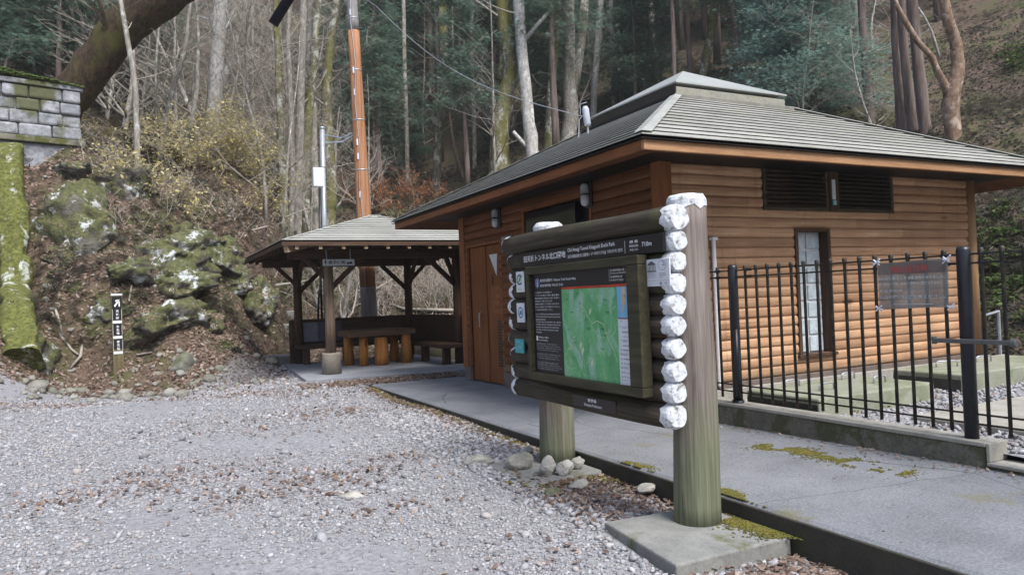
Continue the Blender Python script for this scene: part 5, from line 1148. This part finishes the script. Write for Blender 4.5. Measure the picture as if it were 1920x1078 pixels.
# moss rug over the wall coping
W_all = []; F_all = []; off = 0
n = 5200; s = npr.uniform(-.05, 6, n); o = npr.uniform(-.5, .14, n); P_ = wa[None]+dirw[None]*s[:, None]+nrm[None]*o[:, None]; P_[:, 2] = zt+.12+.30*np.clip(s, 0, 2.5)/2.5*(.3+.7*npr.random(n)); mossline(P_[:, 0], P_[:, 1], P_[:, 2], npr.uniform(.025, .06, n))
o_ = mesh_np('coping_moss', np.concatenate(W_all), np.concatenate(F_all), mat('dark_moss', lambda t, b: base(t, b, ramp(t, noise(t, coord(t), 22, 4, .7), [(.3, (.035, .055, .012)), (.7, (.12, .17, .05))])), .95), sw, smooth=True)

exec_trees = True
# ================================================================ TREES
def grow(mb, p, d, L, r, lev, rr, spread=.6, up=.12, nseg=4, thin=.0035, kids=None):
    pts = [np.array(p)]; rad = [r]; d = np.array(d, float); d /= np.linalg.norm(d); sg = L/nseg
    for i in range(nseg):
        d = d+np.array((rr.gauss(0, .16), rr.gauss(0, .16), rr.gauss(0, .12)+up*.5)); d /= np.linalg.norm(d)
        pts.append(pts[-1]+d*sg); rad.append(max(thin, r*(1-.72*(i+1)/nseg)))
    mb.tube(pts, rad, 5 if r > .02 else 3, cap=False)
    if lev <= 0: return
    nk = kids[0] if kids else 4
    for k in range(nk):
        t = rr.uniform(.25, 1.0)*nseg; i = min(int(t), nseg-1); f = t-i; q_ = pts[i]*(1-f)+pts[i+1]*f
        a = rr.uniform(0, 6.28); side = np.array((math.cos(a), math.sin(a), rr.uniform(-.1, .5)))
        nd = d*(1-spread)+side*spread*1.15
        grow(mb, q_, nd, L*rr.uniform(.45, .7), max(thin, rad[i]*rr.uniform(.4, .6)), lev-1, rr, spread, up, max(3, nseg-1), thin, kids[1:] if kids else None)

def hero(lab, pix, m, ext=4, name='bare_tree', dmin=12, dd=None, branches=6, group=None, blen=2.5, seed=0, sides=14, dshift=None, bm_=None, forks=(), hang=False):
    """pix: (px, py, width px) from the foot up; the foot stands on the terrain"""
    g, d = ground(pix[0][0], pix[0][1], dmin)
    if dd: d = dd
    ds = [d+(dshift[i] if dshift else 0) for i in range(len(pix))]
    P_ = [pt(a, b, e) for (a, b, w_), e in zip(pix, ds)]; Rr = [w_/2*e/FPX for (a, b, w_), e in zip(pix, ds)]
    foot = P_[0].copy()
    if not dd: P_.insert(0, P_[0]-np.array((0, 0, .35))); Rr.insert(0, Rr[0]*1.25)
    dirn = P_[-1]-P_[-2]; dirn /= np.linalg.norm(dirn); rr = random.Random(seed+17)
    for k in range(4):
        if ext: dirn = dirn+np.array((rr.gauss(0, .05), rr.gauss(0, .05), .08)); dirn /= np.linalg.norm(dirn); P_.append(P_[-1]+dirn*ext/4); Rr.append(Rr[-1]*.85)
    t = thing(name, lab, 'tree', tuple(foot), group)
    # smooth the polyline
    P2 = []; R2 = []
    for i in range(len(P_)-1):
        for s_ in (0, .34, .67): 
            f = s_; a = P_[max(i-1, 0)]; b = P_[i]; c_ = P_[i+1]; e_ = P_[min(i+2, len(P_)-1)]
            q_ = .5*((2*b)+(-a+c_)*f+(2*a-5*b+4*c_-e_)*f*f+(-a+3*b-3*c_+e_)*f**3); P2.append(q_+np.array((rr.gauss(0, .01), rr.gauss(0, .01), 0))*(Rr[i]*4)); R2.append(Rr[i]*(1-f)+Rr[i+1]*f)
    P2.append(P_[-1]); R2.append(Rr[-1])
    mb = MB(); mb.tube(P2, R2, sides, jit=.085, seed=seed)
    for fk in forks:
        FP = [pt(a, b, d+(z_ if z_ else 0)) for a, b, w_, z_ in fk]; mb.tube(FP, [w_/2*d/FPX for a, b, w_, z_ in fk], 10, jit=.05, seed=seed+3)
    mb.build('trunk', m, t, smooth=True)
    if branches:
        mb = MB()
        for k in range(branches):
            i = rr.randint(len(P2)//3, len(P2)-1); a = rr.uniform(0, 6.28)
            grow(mb, P2[i], (math.cos(a), math.sin(a), rr.uniform(.1, .9)), blen*rr.uniform(.6, 1.2), max(.012, R2[i]*.22), 2, rr, kids=(4, 3))
        mb.build('branches', bm_ or m, t)
    return t
bp_ = [ground(px_, py_, 10)[0] for px_, py_ in ((48, 690), (40, 650), (35, 612), (31, 560), (28, 500), (25, 440), (21, 380), (18, 320), (15, 268))]
bt = thing('mossy_stone_buttress', 'moss-covered stone strip running up the bank to the wall at the left edge', 'buttress', tuple(bp_[0]))
cl_p = []
for i in range(len(bp_)-1):
    for f in np.linspace(0, 1, 12)[:-1]: cl_p.append(bp_[i]*(1-f)+bp_[i+1]*f)
cl_p = np.array(cl_p); cl_p[:, 2] = np.convolve(np.r_[[cl_p[0, 2]]*6, cl_p[:, 2], [cl_p[-1, 2]]*6], np.ones(13)/13, 'valid')+.10
vs = []; nn = 40
for i, c_ in enumerate(cl_p):
    for k in range(nn):
        an = 2*math.pi*k/nn; cx_, sx_ = math.cos(an), math.sin(an); e_ = .45
        vs.append((c_[0]+.27*math.copysign(abs(cx_)**e_, cx_), c_[1]-.10+.0*i, c_[2]+.42*math.copysign(abs(sx_)**e_, sx_)) if False else (c_[0]+.26*math.copysign(abs(cx_)**e_, cx_), c_[1]-.30*math.copysign(abs(sx_)**e_, sx_)*.75, c_[2]+.30*math.copysign(abs(sx_)**e_, sx_)*.75))
vs = np.array(vs); vs += (.065*fbm(vs*2.6, 4)+.018*fbm(vs*15, 2))[:, None]*np.array((1, -.7, .7))
ii = np.arange((len(cl_p)-1)*nn); r_ = ii//nn; c_ = ii % nn
F_ = np.stack([r_*nn+c_, r_*nn+(c_+1) % nn, (r_+1)*nn+(c_+1) % nn, (r_+1)*nn+c_], 1)
vs = np.r_[vs, [cl_p[0]]]; F2_ = np.array([[k, (k+1) % nn, len(vs)-1] for k in range(nn)])
mesh_np('moss_strip', vs, [F_, F2_], bark('bright_moss', (.035, .04, .012), (.105, .115, .028), (.19, .20, .06), None, 14, (1, 1, 1), patch=((.50, .53, .49), .57)), bt, smooth=True)
hero('huge dark leaning mossy trunk curving to the upper right behind the stone wall', [(60, 300, 80), (88, 245, 74), (122, 192, 70), (160, 145, 66), (207, 80, 66), (252, 34, 72), (305, -8, 76), (360, -50, 70)], M['bark_dark'], ext=5, dd=19.5, dmin=15, branches=5, seed=2, sides=24, bm_=M['twig_dark'])
hero('white lichened straight trunk standing on top of the bank', [(396, 282, 34), (399, 240, 27), (404, 150, 25), (411, 50, 25), (413, -40, 23)], M['bark_white'], seed=3, branches=4)
hero('pale thin trunk leaning right behind the white trunk', [(412, 170, 14), (430, 120, 12), (452, 50, 13), (468, -20, 12)], M['bark_white'], seed=4, branches=3, dmin=18)
left_stems = [('slim crooked pale stem left of the white trunk', [(258, 335, 12), (256, 240, 11), (252, 150, 10), (236, 60, 9), (222, -20, 8)], 'bark_grey'), ('thin pale stem rising beside the big dark trunk', [(152, 150, 8), (168, 100, 9), (205, 55, 10), (262, -10, 9)], 'bark_grey'),
              ('slender pale forked sapling in the middle of the bank top', [(300, 300, 9), (308, 240, 9), (325, 165, 9), (345, 100, 8), (356, 20, 6)], 'bark_grey'), ('thin straight sapling next to the forked one', [(297, 300, 6), (293, 220, 5), (292, 130, 5), (300, 30, 4)], 'bark_grey'), ('thin pale sapling above the stone wall', [(98, 150, 7), (90, 90, 6), (82, 20, 6), (88, -30, 5)], 'bark_grey'), ('short thin pale sapling at the left end above the wall', [(66, 137, 5), (58, 90, 5), (54, 60, 4)], 'bark_grey')]
for i, (lab, px_, m_) in enumerate(left_stems): hero(lab, px_, M[m_], ext=1.5, seed=20+i, branches=7, blen=1.8, dmin=14, sides=8, bm_=M['twig'])
cl = [([(535, 440, 17), (531, 350, 15), (525, 220, 13), (520, 90, 12), (517, -20, 10)], 'leftmost mossy stem of the tree cluster left of the steel pole'), ([(556, 440, 20), (560, 330, 17), (563, 200, 16), (566, 90, 14), (570, -20, 12)], 'pale stem of the cluster, second from its left'),
      ([(574, 435, 20), (572, 330, 18), (578, 220, 17), (590, 100, 14), (597, -20, 12)], 'mossy stem in the middle of the cluster left of the steel pole'), ([(592, 430, 16), (590, 330, 14), (586, 200, 14), (580, 80, 12), (582, -20, 11)], 'straight grey stem in the cluster just left of the meter box'),
      ([(618, 430, 24), (620, 320, 22), (612, 200, 20), (618, 90, 16), (634, -20, 14)], 'thick mossy stem standing right behind the steel pole'), ([(545, 435, 12), (548, 330, 11), (545, 200, 10), (540, 60, 9), (548, -20, 8)], 'thin grey stem between the two left stems of the cluster')]
for i, (px_, lab) in enumerate(cl): hero(lab, px_, M['bark_mossy'] if i in (0, 2, 4) else M['bark_grey'], seed=40+i, branches=7, blen=2.6, dmin=20, bm_=M['twig'], sides=10)
mid = [([(818, 362, 15), (820, 300, 17), (826, 200, 18), (831, 100, 17), (828, 0, 15), (826, -40, 14)], 'mossy slim trunk with a broken stub, centre of the hillside', 'bark_mossy', [[(822, 240, 12, 0), (812, 222, 9, 0), (809, 206, 7, 0)]]),
       ([(938, 325, 44), (935, 270, 36), (943, 200, 33), (958, 130, 30), (946, 60, 27), (943, 0, 26), (945, -40, 24)], 'thick bent moss-green trunk left of the whitish one', 'bark_mossy', [[(935, 150, 16, 0), (948, 90, 14, 0), (955, 20, 13, 0)]]),
       ([(1000, 300, 26), (992, 230, 24), (985, 160, 22), (978, 90, 21), (972, 0, 20), (970, -40, 18)], 'whitish lichened trunk right of the thick moss-green one', 'bark_white', [[(996, 285, 10, 0), (975, 262, 8, 0), (962, 247, 7, 0)], [(985, 75, 9, 0), (1005, 50, 8, 0), (1032, 20, 6, 0)]]),
       ([(1028, 285, 18), (1030, 230, 17), (1035, 150, 16), (1041, 70, 16), (1045, -20, 15)], 'mottled mossy trunk between two whitish trunks', 'bark_mossy', []),
       ([(1066, 262, 32), (1070, 200, 28), (1068, 120, 24), (1066, 40, 22), (1067, -30, 20)], 'grey double trunk with a broad foot behind the roof edge', 'bark_grey', [[(1072, 200, 20, 0), (1082, 130, 18, 0), (1092, 60, 17, 0), (1098, -20, 16, 0)]]),
       ([(1112, 225, 12), (1116, 150, 13), (1122, 70, 12), (1128, -20, 10)], 'thin pale trunk just left of the roof lantern', 'bark_white', []),
       ([(1318, 150, 16), (1324, 110, 17), (1334, 60, 16), (1342, 0, 15), (1348, -40, 14)], 'mottled thin trunk rising above the roof lantern', 'bark_mossy', []),
       ([(1632, 236, 18), (1626, 160, 16), (1620, 80, 14), (1614, -20, 14)], 'grey straight trunk to the right of the bluish conifer', 'bark_conifer', [])]
for i, (px_, lab, m_, fk) in enumerate(mid): hero(lab, px_, M[m_], seed=60+i, branches=6, blen=3, dmin=15, forks=fk, bm_=M['twig'])
for i, (px_, lab) in enumerate([([(1152, 205, 10), (1150, 120, 10), (1146, 40, 9), (1144, -20, 8)], 'faint grey trunk in the gap between the thin pale trunk and the lantern'), ([(1230, 150, 12), (1226, 90, 11), (1221, 30, 11), (1219, -20, 10)], 'faint grey trunk standing over the top of the lantern'), ([(764, 350, 9), (762, 230, 8), (758, 110, 8), (756, -20, 7)], 'slim straight pale trunk left of the mossy slim one'),
        ([(890, 318, 9), (888, 210, 8), (884, 100, 8), (886, -20, 7)], 'slim pale trunk left of the thick bent mossy one'), ([(716, 345, 8), (712, 230, 8), (706, 110, 7), (708, -20, 7)], 'slim pale trunk just right of the orange pole'), ([(1440, 190, 10), (1438, 110, 9), (1434, 30, 9), (1432, -20, 8)], 'thin grey trunk at the left edge of the bluish conifer'), ([(1165, 190, 8), (1170, 100, 8), (1172, -20, 7)], 'thinnest grey trunk behind the roof left of the lantern')]):
    hero(lab, px_, M['bark_grey'], seed=110+i, branches=5, blen=2.2, dmin=20, bm_=M['twig'], sides=9)
hero('thin dark crooked stem right of the mossy slim trunk', [(868, 335, 6), (850, 270, 6), (842, 195, 6), (850, 130, 6), (848, 40, 5), (845, -20, 5)], M['twig_dark'], seed=75, branches=6, dmin=15, sides=7)
for i, (px_, lab) in enumerate([([(1696, 245, 26), (1690, 170, 24), (1682, 80, 20), (1678, -20, 18)], 'straight reddish-grey conifer trunk, left of the three on the right slope'), ([(1712, 245, 20), (1702, 160, 17), (1694, 80, 15), (1688, -20, 14)], 'straight conifer trunk in the middle of the three on the right slope'), ([(1736, 250, 22), (1728, 180, 21), (1718, 90, 19), (1708, -20, 18)], 'straight conifer trunk nearest the orange-barked tree')]):
    hero(lab, px_, M['bark_conifer'], seed=80+i, branches=0, dmin=15, name='conifer_tree')
hero('smooth orange-barked tree forking into two bent limbs on the right slope', [(1788, 262, 28), (1784, 225, 28), (1782, 195, 30), (1788, 165, 27), (1796, 120, 22), (1790, 75, 20), (1775, 30, 19), (1766, -30, 18)], M['bark_orange'], seed=90, branches=2, dmin=13, sides=20,
     forks=[[(1780, 190, 18, 0), (1772, 160, 14, 0), (1756, 132, 12, 0), (1748, 108, 11, 0), (1720, 78, 10, 0), (1700, 45, 10, 0), (1682, 12, 9, 0), (1668, -25, 9, 0)]], bm_=M['twig'])

def leafcloud(P_, size, shapeV, shapeF, flatten, tilt=None):
    return place_geo('', shapeV, shapeF, P_, size, None, flatten=flatten, tilt=tilt)
sprayV = np.array([(0, -.12, 0), (.9, -.30, -.08), (1.6, 0, -.30), (.9, .30, -.08), (0, .12, 0)]); sprayF = np.array([[0, 1, 2, 3, 4]])
fanV = []; fanF = []
for k, a in enumerate((-1.15, -.7, -.3, 0, .3, .7, 1.15)):
    c_, s_ = math.cos(a), math.sin(a); l_ = 1.7-.5*abs(a)
    b = len(fanV); fanV += [(0, 0, 0), (c_*l_*.5+s_*.075, s_*l_*.5-c_*.075, .03), (c_*l_, s_*l_, -.22), (c_*l_*.5-s_*.075, s_*l_*.5+c_*.075, .03)]; fanF.append([b, b+1, b+2, b+3])
fanV = np.array(fanV); fanF = np.array(fanF)
def conifer(seed, Hh, crown0, R0, nb, per, lsize, name='conifer', m=None, lab='', group=None, trunk_r=.16, droop=.25):
    r = np.random.default_rng(seed); rr = random.Random(seed)
    t = thing(name, lab, 'tree', (0, 0, 0), group)
    mb = MB(); zz = np.linspace(0, Hh, 9); lean = rr.uniform(-.02, .02)
    mb.tube([(lean*z_+.04*math.sin(z_*.7+seed), .04*math.cos(z_*.6), z_-.3) for z_ in zz], [trunk_r*(1-.85*z_/Hh)+.012 for z_ in zz], 9, jit=.04, seed=seed); mb.build('trunk', M['bark_conifer'], t, smooth=True)
    mb = MB(); pts = []
    for b in range(nb):
        f = (b+r.random())/nb; z_ = crown0+(Hh-crown0)*f; L_ = R0*(1-f)**.75*r.uniform(.55, 1.15)+.25; a = r.uniform(0, 2*np.pi)
        dirv = np.array((math.cos(a), math.sin(a), r.uniform(-.15, .25))); p_ = np.array((lean*z_, 0, z_)); line = []
        for k in range(6): line.append(p_+dirv*L_*k/5+np.array((0, 0, -droop*L_*(k/5)**2)))
        mb.tube(line, [.022*(1-k/6.5) for k in range(6)], 3, cap=False)
        n_ = int(per*(.4+L_/R0)); tt = r.uniform(.22, 1.05, n_); base_ = p_+dirv[None]*L_*tt[:, None]; base_[:, 2] -= droop*L_*tt**2
        sp = .12+.22*L_*(1-tt*.55); base_ += r.normal(size=(n_, 3))*np.c_[sp, sp, sp*.35]; pts.append(base_)
    for z_ in np.arange(1.2, crown0, .5):    # dead snags under the crown
        a = rr.uniform(0, 6.28); mb.tube([(0, 0, z_), (math.cos(a)*.5, math.sin(a)*.5, z_+.1), (math.cos(a)*rr.uniform(.6, 1.1), math.sin(a)*.9, z_-.05)], [.012, .008, .004], 3, cap=False)
    mb.build('branches', M['twig_dark'], t)
    pts = np.concatenate(pts); V_, F_ = place_geo('', fanV, fanF, pts, r.uniform(.6, 1.3, len(pts))*lsize, None, tilt=.55)
    mesh_np('crown', V_, F_, m or M['needles'], t)
    return t
def copy_tree(o, loc, rz, s, label=None, group=None):
    c_ = o.copy(); COL.objects.link(c_); c_.location = loc; c_.rotation_euler = (0, 0, rz); c_.scale = (s, s, s)
    if label: c_['label'] = label
    if group: c_['group'] = group
    for ch in list(o.children): k = ch.copy(); COL.objects.link(k); k.parent = c_
    return c_
GC = 'conifers of the dark wood on the hillside'; LC = 'slender dark green conifer among many in the wood on the hillside'
con = [conifer(201, 13, 4.5, 2.0, 70, 90, .125, lab=LC, group=GC), conifer(202, 15, 6.5, 1.8, 64, 90, .125, lab=LC, group=GC, trunk_r=.14), conifer(203, 9, 1.2, 1.9, 80, 90, .115, lab=LC, group=GC, trunk_r=.10), conifer(204, 16, 9, 2.1, 64, 90, .13, lab=LC, group=GC, trunk_r=.18)]
GB = 'bare grey trees on the slope'; LB = 'bare grey many-twigged tree among many on the wooded slope'
def bare(seed, Hh, nb, name='bare_tree'):
    rr = random.Random(seed); t = thing(name, LB, 'tree', (0, 0, 0), GB); mb = MB(); P_ = [np.array((0, 0, -.3))]; d = np.array((rr.gauss(0, .08), rr.gauss(0, .08), 1.)); Rr = [.085]
    for k in range(8): d = d+np.array((rr.gauss(0, .07), rr.gauss(0, .07), .1)); d /= np.linalg.norm(d); P_.append(P_[-1]+d*Hh/8); Rr.append(.085*(1-.8*(k+1)/8))
    mb.tube(P_, Rr, 8, jit=.06, seed=seed); mb.build('trunk', M['bark_grey'], t, smooth=True); mb = MB()
    for k in range(nb):
        i = rr.randint(1, 8); a = rr.uniform(0, 6.28); grow(mb, P_[i], (math.cos(a), math.sin(a), rr.uniform(.3, 1.2)), Hh*.30*rr.uniform(.6, 1.2), Rr[i]*.5, 3, rr, kids=(4, 4, 3), thin=.004)
    mb.build('branches', M['twig'], t); return t
bar_ = [bare(301, 8, 11), bare(302, 10, 12), bare(303, 6, 10), bare(304, 11, 12)]
# place them
def put(protos, spots, labels=None):
    used = [False]*len(protos)
    for i, (x_, y_, k, rz, s) in enumerate(spots):
        loc = (x_, y_, hz(x_, y_)); o = protos[k]
        if not used[k]: o.location = loc; o.rotation_euler = (0, 0, rz); o.scale = (s, s, s); used[k] = True
        else: copy_tree(o, loc, rz, s)
def sector(n, px0, px1, d0, d1, seed, mind=1.6, p=1.0, avoid=()):
    rr = random.Random(seed); out = []; tries = 0
    while len(out) < n and tries < n*60:
        tries += 1; px_ = rr.uniform(px0, px1); d = d0+(d1-d0)*rr.random()**p; q_ = pt(px_, 500, d); x_, y_ = q_[0], q_[1]
        if any((x_-a[0])**2+(y_-a[1])**2 < mind*mind for a in out): continue
        if 1 < x_ < 11.5 and y_ < 19: continue
        out.append((x_, y_))
    return out
rr = random.Random(9); spots = []
for (x_, y_) in sector(84, 640, 1480, 33, 66, 1, 2.2): spots.append((x_, y_, rr.choice([0, 1, 2, 3, 0]), rr.uniform(0, 6.28), rr.uniform(.85, 1.25)))
for (x_, y_) in sector(36, -140, 280, 23, 46, 2, 2.0): spots.append((x_, y_, rr.choice([0, 1, 2]), rr.uniform(0, 6.28), rr.uniform(.8, 1.2)))
for (x_, y_) in sector(16, 1480, 1960, 34, 60, 3, 2.6): spots.append((x_, y_, rr.choice([1, 3]), rr.uniform(0, 6.28), rr.uniform(.9, 1.3)))
for (x_, y_) in sector(14, 250, 640, 46, 70, 4, 3): spots.append((x_, y_, rr.choice([0, 1, 3]), rr.uniform(0, 6.28), rr.uniform(.9, 1.2)))
for px_, py_, s in ((700, 330, .62), (735, 345, .5), (780, 330, .6), (650, 330, .5), (610, 425, .3), (905, 300, .5), (1180, 200, .6), (1240, 170, .6), (1400, 140, .6), (1010, 250, .6)):
    g, d = ground(px_, py_, 24); spots.append((g[0], g[1], 2, rr.uniform(0, 6), s))
put(con, spots)
spots = []
for (x_, y_) in sector(66, 170, 640, 21, 46, 5, 1.35): spots.append((x_, y_, rr.randrange(4), rr.uniform(0, 6.28), rr.uniform(.7, 1.2)))
for (x_, y_) in sector(9, 640, 1250, 30, 44, 6, 2.5): spots.append((x_, y_, rr.randrange(4), rr.uniform(0, 6.28), rr.uniform(.6, 1.0)))
for (x_, y_) in sector(3, -60, 170, 24, 32, 7, 2.0): spots.append((x_, y_, rr.randrange(4), rr.uniform(0, 6.28), rr.uniform(.6, .9)))
for (x_, y_) in sector(8, 1480, 1950, 24, 40, 8, 2.5): spots.append((x_, y_, rr.randrange(4), rr.uniform(0, 6.28), rr.uniform(.5, .8)))
put(bar_, spots)
# the bluish conifer over the roof
bc = conifer(210, 11.5, 1.0, 2.9, 130, 210, .095, m=M['needles_blue'], lab='large feathery bluish-green conifer above the toilet roof', name='conifer', trunk_r=.14)
g, d = ground(1530, 225, 20); bc.location = (g[0], g[1], g[2]-.5)
b2 = copy_tree(bc, tuple(ground(1465, 200, 24)[0]-np.array((0, 0, .3))), 2.1, .85, 'bluish-green conifer half hidden at the left of the larger bluish one')

# shrubs
def shrub(lab, px_, py_, spread, height, nl, lm, seed, name='shrub', tw='twig_dark', ls=.05, dmin=12, nstem=14, group=None):
    g, d = ground(px_, py_, dmin); rr = random.Random(seed); r = np.random.default_rng(seed)
    t = thing(name, lab, 'shrub', tuple(g), group); mb = MB()
    for k in range(nstem):
        a = rr.uniform(0, 6.28); q_ = g+np.array((rr.gauss(0, spread*.3), rr.gauss(0, spread*.3), 0)); q_[2] = hz(q_[0], q_[1])-.05
        grow(mb, q_, (math.cos(a)*.7, math.sin(a)*.7, 1), height*rr.uniform(.6, 1.1), .012, 2, rr, kids=(4, 3), thin=.003)
    mb.build('stems', M[tw], t)
    if nl:
        vv = np.array(mb.v); k = r.integers(0, len(vv), nl); hh = vv[k][:, 2]-g[2]; P_ = vv[k]+r.normal(size=(nl, 3))*.06
        V_, F_ = place_geo('', leafV, leafF, P_, r.uniform(.6, 1.2, nl)*ls, None, tilt=.8); mesh_np('leaves', V_, F_, M[lm], t)
    return t
sh_ = [(330, 330, 1.0, 1.6, 700, 'yellow', 'loose yellow-leaved shrub in front of the forked sapling'), (380, 320, .9, 1.3, 900, 'yellow', 'yellow-leaved shrub at the foot of the white trunk'), (440, 330, 1.2, 1.7, 1600, 'yellow', 'widest yellow-leaved shrub on the crest of the bank'), (490, 350, .9, 1.3, 900, 'yellow', 'yellow-leaved shrub left of the tree cluster'), (205, 300, .8, 1.2, 350, 'yellow', 'thin yellowish shrub beside the end of the stone wall'), (270, 370, .8, 1.1, 420, 'yellow', 'sparse yellowish shrub above the lichened outcrop'),
       (700, 400, 1.6, 1.5, 1500, 'orangeleaf', 'rusty-leaved shrub right of the orange utility pole'), (770, 395, 1.6, 1.5, 1500, 'orangeleaf', 'rusty-leaved shrub left of the toilet roof tip'), (640, 385, 1.0, 1.1, 700, 'orangeleaf', 'small rusty-leaved shrub between the two poles'), (655, 350, 1.0, 1.2, 300, 'orangeleaf', 'sparse rusty shrub high behind the utility pole'),
       (455, 400, .9, .9, 300, 'yellow', 'low yellowish shrub on the bank below the widest one'), (345, 400, .7, .8, 250, 'yellow', 'low twiggy shrub on the lichened outcrop'), (560, 330, 1.0, 1.6, 150, 'under', 'brown twiggy shrub among the stem cluster')]
for i, (a, b, s, h_, n_, lm, lab) in enumerate(sh_): shrub(lab, a, b, s, h_, int(n_*1.5), lm, 400+i, dmin=13, ls=.055, nstem=12, tw='twig')
for i, (a, b, s, h_, lab) in enumerate([(665, 585, .9, 1.2, 'tangle of pale bare branches behind the shelter, left of the pole'), (735, 585, 1.0, 1.2, 'tangle of pale bare branches behind the shelter, right of the pole'), (800, 580, 1.1, 1.3, 'tangle of pale bare branches beyond the far shelter post'), (850, 575, 1.0, 1.2, 'tangle of pale bare branches next to the toilet wall'), (700, 520, 1.3, 1.3, 'farther pale brushwood seen through the shelter on the left'), (800, 510, 1.4, 1.3, 'farther pale brushwood seen through the shelter on the right'), (520, 500, 1.0, 1.2, 'pale brushwood on the slope left of the shelter roof'), (230, 430, .9, .8, 'thin pale twigs hanging between the two lichened outcrops'), (345, 385, 1.0, .9, 'pale twiggy brush on top of the broad outcrop'), (420, 430, .9, .8, 'pale twiggy brush at the shoulder of the bank'), (180, 320, .8, .8, 'pale twiggy brush under the end of the stone wall'), (460, 470, .7, .7, 'low pale twigs on the crest above the trail')]):
    shrub(lab, a, b, s, h_, 0, None, 430+i, name='brushwood', tw='twig', dmin=16.6 if i < 7 else 12, nstem=26 if i < 7 else 7)
# fallen pale branches behind the shelter
for i, (pp, lab) in enumerate([([(652, 590, 9), (668, 572, 8), (700, 545, 6), (742, 520, 4)], 'crooked pale fallen branch behind the grey shelter post'), ([(700, 560, 4), (760, 580, 6), (860, 582, 7)], 'long pale fallen branch low behind the shelter wall'), ([(448, 438, 3), (500, 425, 4), (525, 420, 5)], 'thin pale fallen branch on the slope left of the shelter'), ([(515, 535, 6), (560, 530, 5), (600, 520, 4)], 'pale fallen branch behind the left shelter post')]):
    mb = MB(); P_ = []
    for (a, b, w_) in pp: g, d = ground(a, b+6, 17); P_.append(pt(a, b, min(d, 24)))
    mb.tube(P_, [w_/2*20/FPX for _, _, w_ in pp], 7, jit=.08, seed=i); tag(mb.build('fallen_branch', M['twig'], origin=tuple(P_[0]), smooth=True), lab, 'branch')
for i, (pp, lab) in enumerate([([(105, 585, 4), (112, 610, 6), (118, 635, 5)], 'short pale root sticking from the litter left of the trail marker'), ([(112, 630, 4), (135, 660, 5), (148, 670, 4)], 'pale curved root below the short one'), ([(155, 648, 5), (152, 672, 6), (132, 695, 4)], 'pale hooked root left of the trail marker'), ([(247, 540, 3), (242, 570, 4)], 'pale twig just above the trail marker'), ([(255, 670, 4), (285, 665, 3)], 'grey twig lying right of the trail marker')]):
    mb = MB(); P_ = []
    for (a, b, w_) in pp: g, d = ground(a, b, 11); P_.append(g+np.array((0, -.06, .05)))
    mb.tube(P_, [w_/2*14/FPX for _, _, w_ in pp], 7, jit=.1, seed=i); tag(mb.build('root', M['twig'], origin=tuple(P_[0]), smooth=True), lab, 'root')
# ferns and green plants
def plant(lab, px_, py_, n_, s, seed, lm='green', ls=.09, dmin=8, spread=.35):
    g, d = ground(px_, py_, dmin); r = np.random.default_rng(seed); t = thing('fern', lab, 'plant', tuple(g)); mb = MB(); P_ = []
    for k in range(n_):
        a = r.uniform(0, 6.28); b = g+np.array((r.normal(0, spread), r.normal(0, spread), 0)); b[2] = hz(b[0], b[1]); L_ = s*r.uniform(.6, 1.1)
        line = [b+np.array((math.cos(a)*L_*f, math.sin(a)*L_*f, L_*(f*1.1-.9*f*f))) for f in (0, .25, .5, .75, 1)]; mb.tube(line, [.005]*5, 3, cap=False)
        for f in np.linspace(.15, 1, 12): P_.append(b+np.array((math.cos(a)*L_*f, math.sin(a)*L_*f, L_*(f*1.1-.9*f*f)))+r.normal(size=3)*.02)
    mb.build('stems', M['twig_dark'], t); P_ = np.array(P_); V_, F_ = place_geo('', leafV, leafF, P_, r.uniform(.6, 1.1, len(P_))*ls, None, tilt=.5); mesh_np('leaves', V_, F_, M[lm], t); return t
for i, (a, b, n_, s, lab, ls) in enumerate([(1870, 480, 60, .6, 'bright green ferns on the bank right of the log wall', .07), (1905, 560, 60, .5, 'pale green ferns low on the bank at the right edge', .07), (1900, 120, 60, .9, 'dark green fern clump high on the right slope', .09), (1850, 430, 40, .5, 'small green fern close to the building corner post', .06), (735, 392, 40, .8, 'yellow-green plant behind the roof tip', .08), (300, 300, 40, .6, 'dark evergreen fern between the saplings', .08)]):
    plant(lab, a, b, n_, s, 500+i, ls=ls, spread=.6)
# hillside undergrowth: twigs, ferns and litter nobody could count
W_all = []; F_all = []; off = 0
x, y = wedge(90000, 16, 75, 1.3); k = (wild(x, y) > .9) & ~((x > 2) & (x < 11) & (y < 18.5)); x, y = x[k], y[k]; z = H(x, y); d = np.hypot(x, y); cl_ = fbm(np.c_[x*.4, y*.4, 0*x], 3); k = npr.random(len(x)) < np.clip(.5+cl_, .1, 1); x, y, z, d = x[k], y[k], z[k], d[k]
Wv, Fq = place_geo('', fanV, fanF, np.c_[x, y, z+npr.uniform(0, .3, len(x))], npr.uniform(.05, .13, len(x))*(1+.01*d), None, tilt=.6)
tag(mesh_np('undergrowth', Wv, Fq, M['under']), 'low ferns, dead stalks and litter covering the hillside', 'undergrowth', kind='stuff')
# thin cool air of the wooded valley
mh = bpy.data.materials.new('haze'); mh.use_nodes = True; th_ = mh.node_tree; th_.nodes.remove(th_.nodes['Principled BSDF'])
pv_ = th_.nodes.new('ShaderNodeVolumePrincipled'); pv_.inputs['Color'].default_value = (.86, .90, .92, 1); pv_.inputs['Density'].default_value = .0008; th_.links.new(pv_.outputs[0], th_.nodes['Material Output'].inputs['Volume'])
zmin = float(GZ.min())-1; zmax = max(float(GZ.max()), 60)+20
mb = MB(); mb.box(-201, 201, -201, 201, zmin, zmax); tag(mb.build('haze', mh), 'thin pale haze in the valley air', 'haze', kind='stuff')
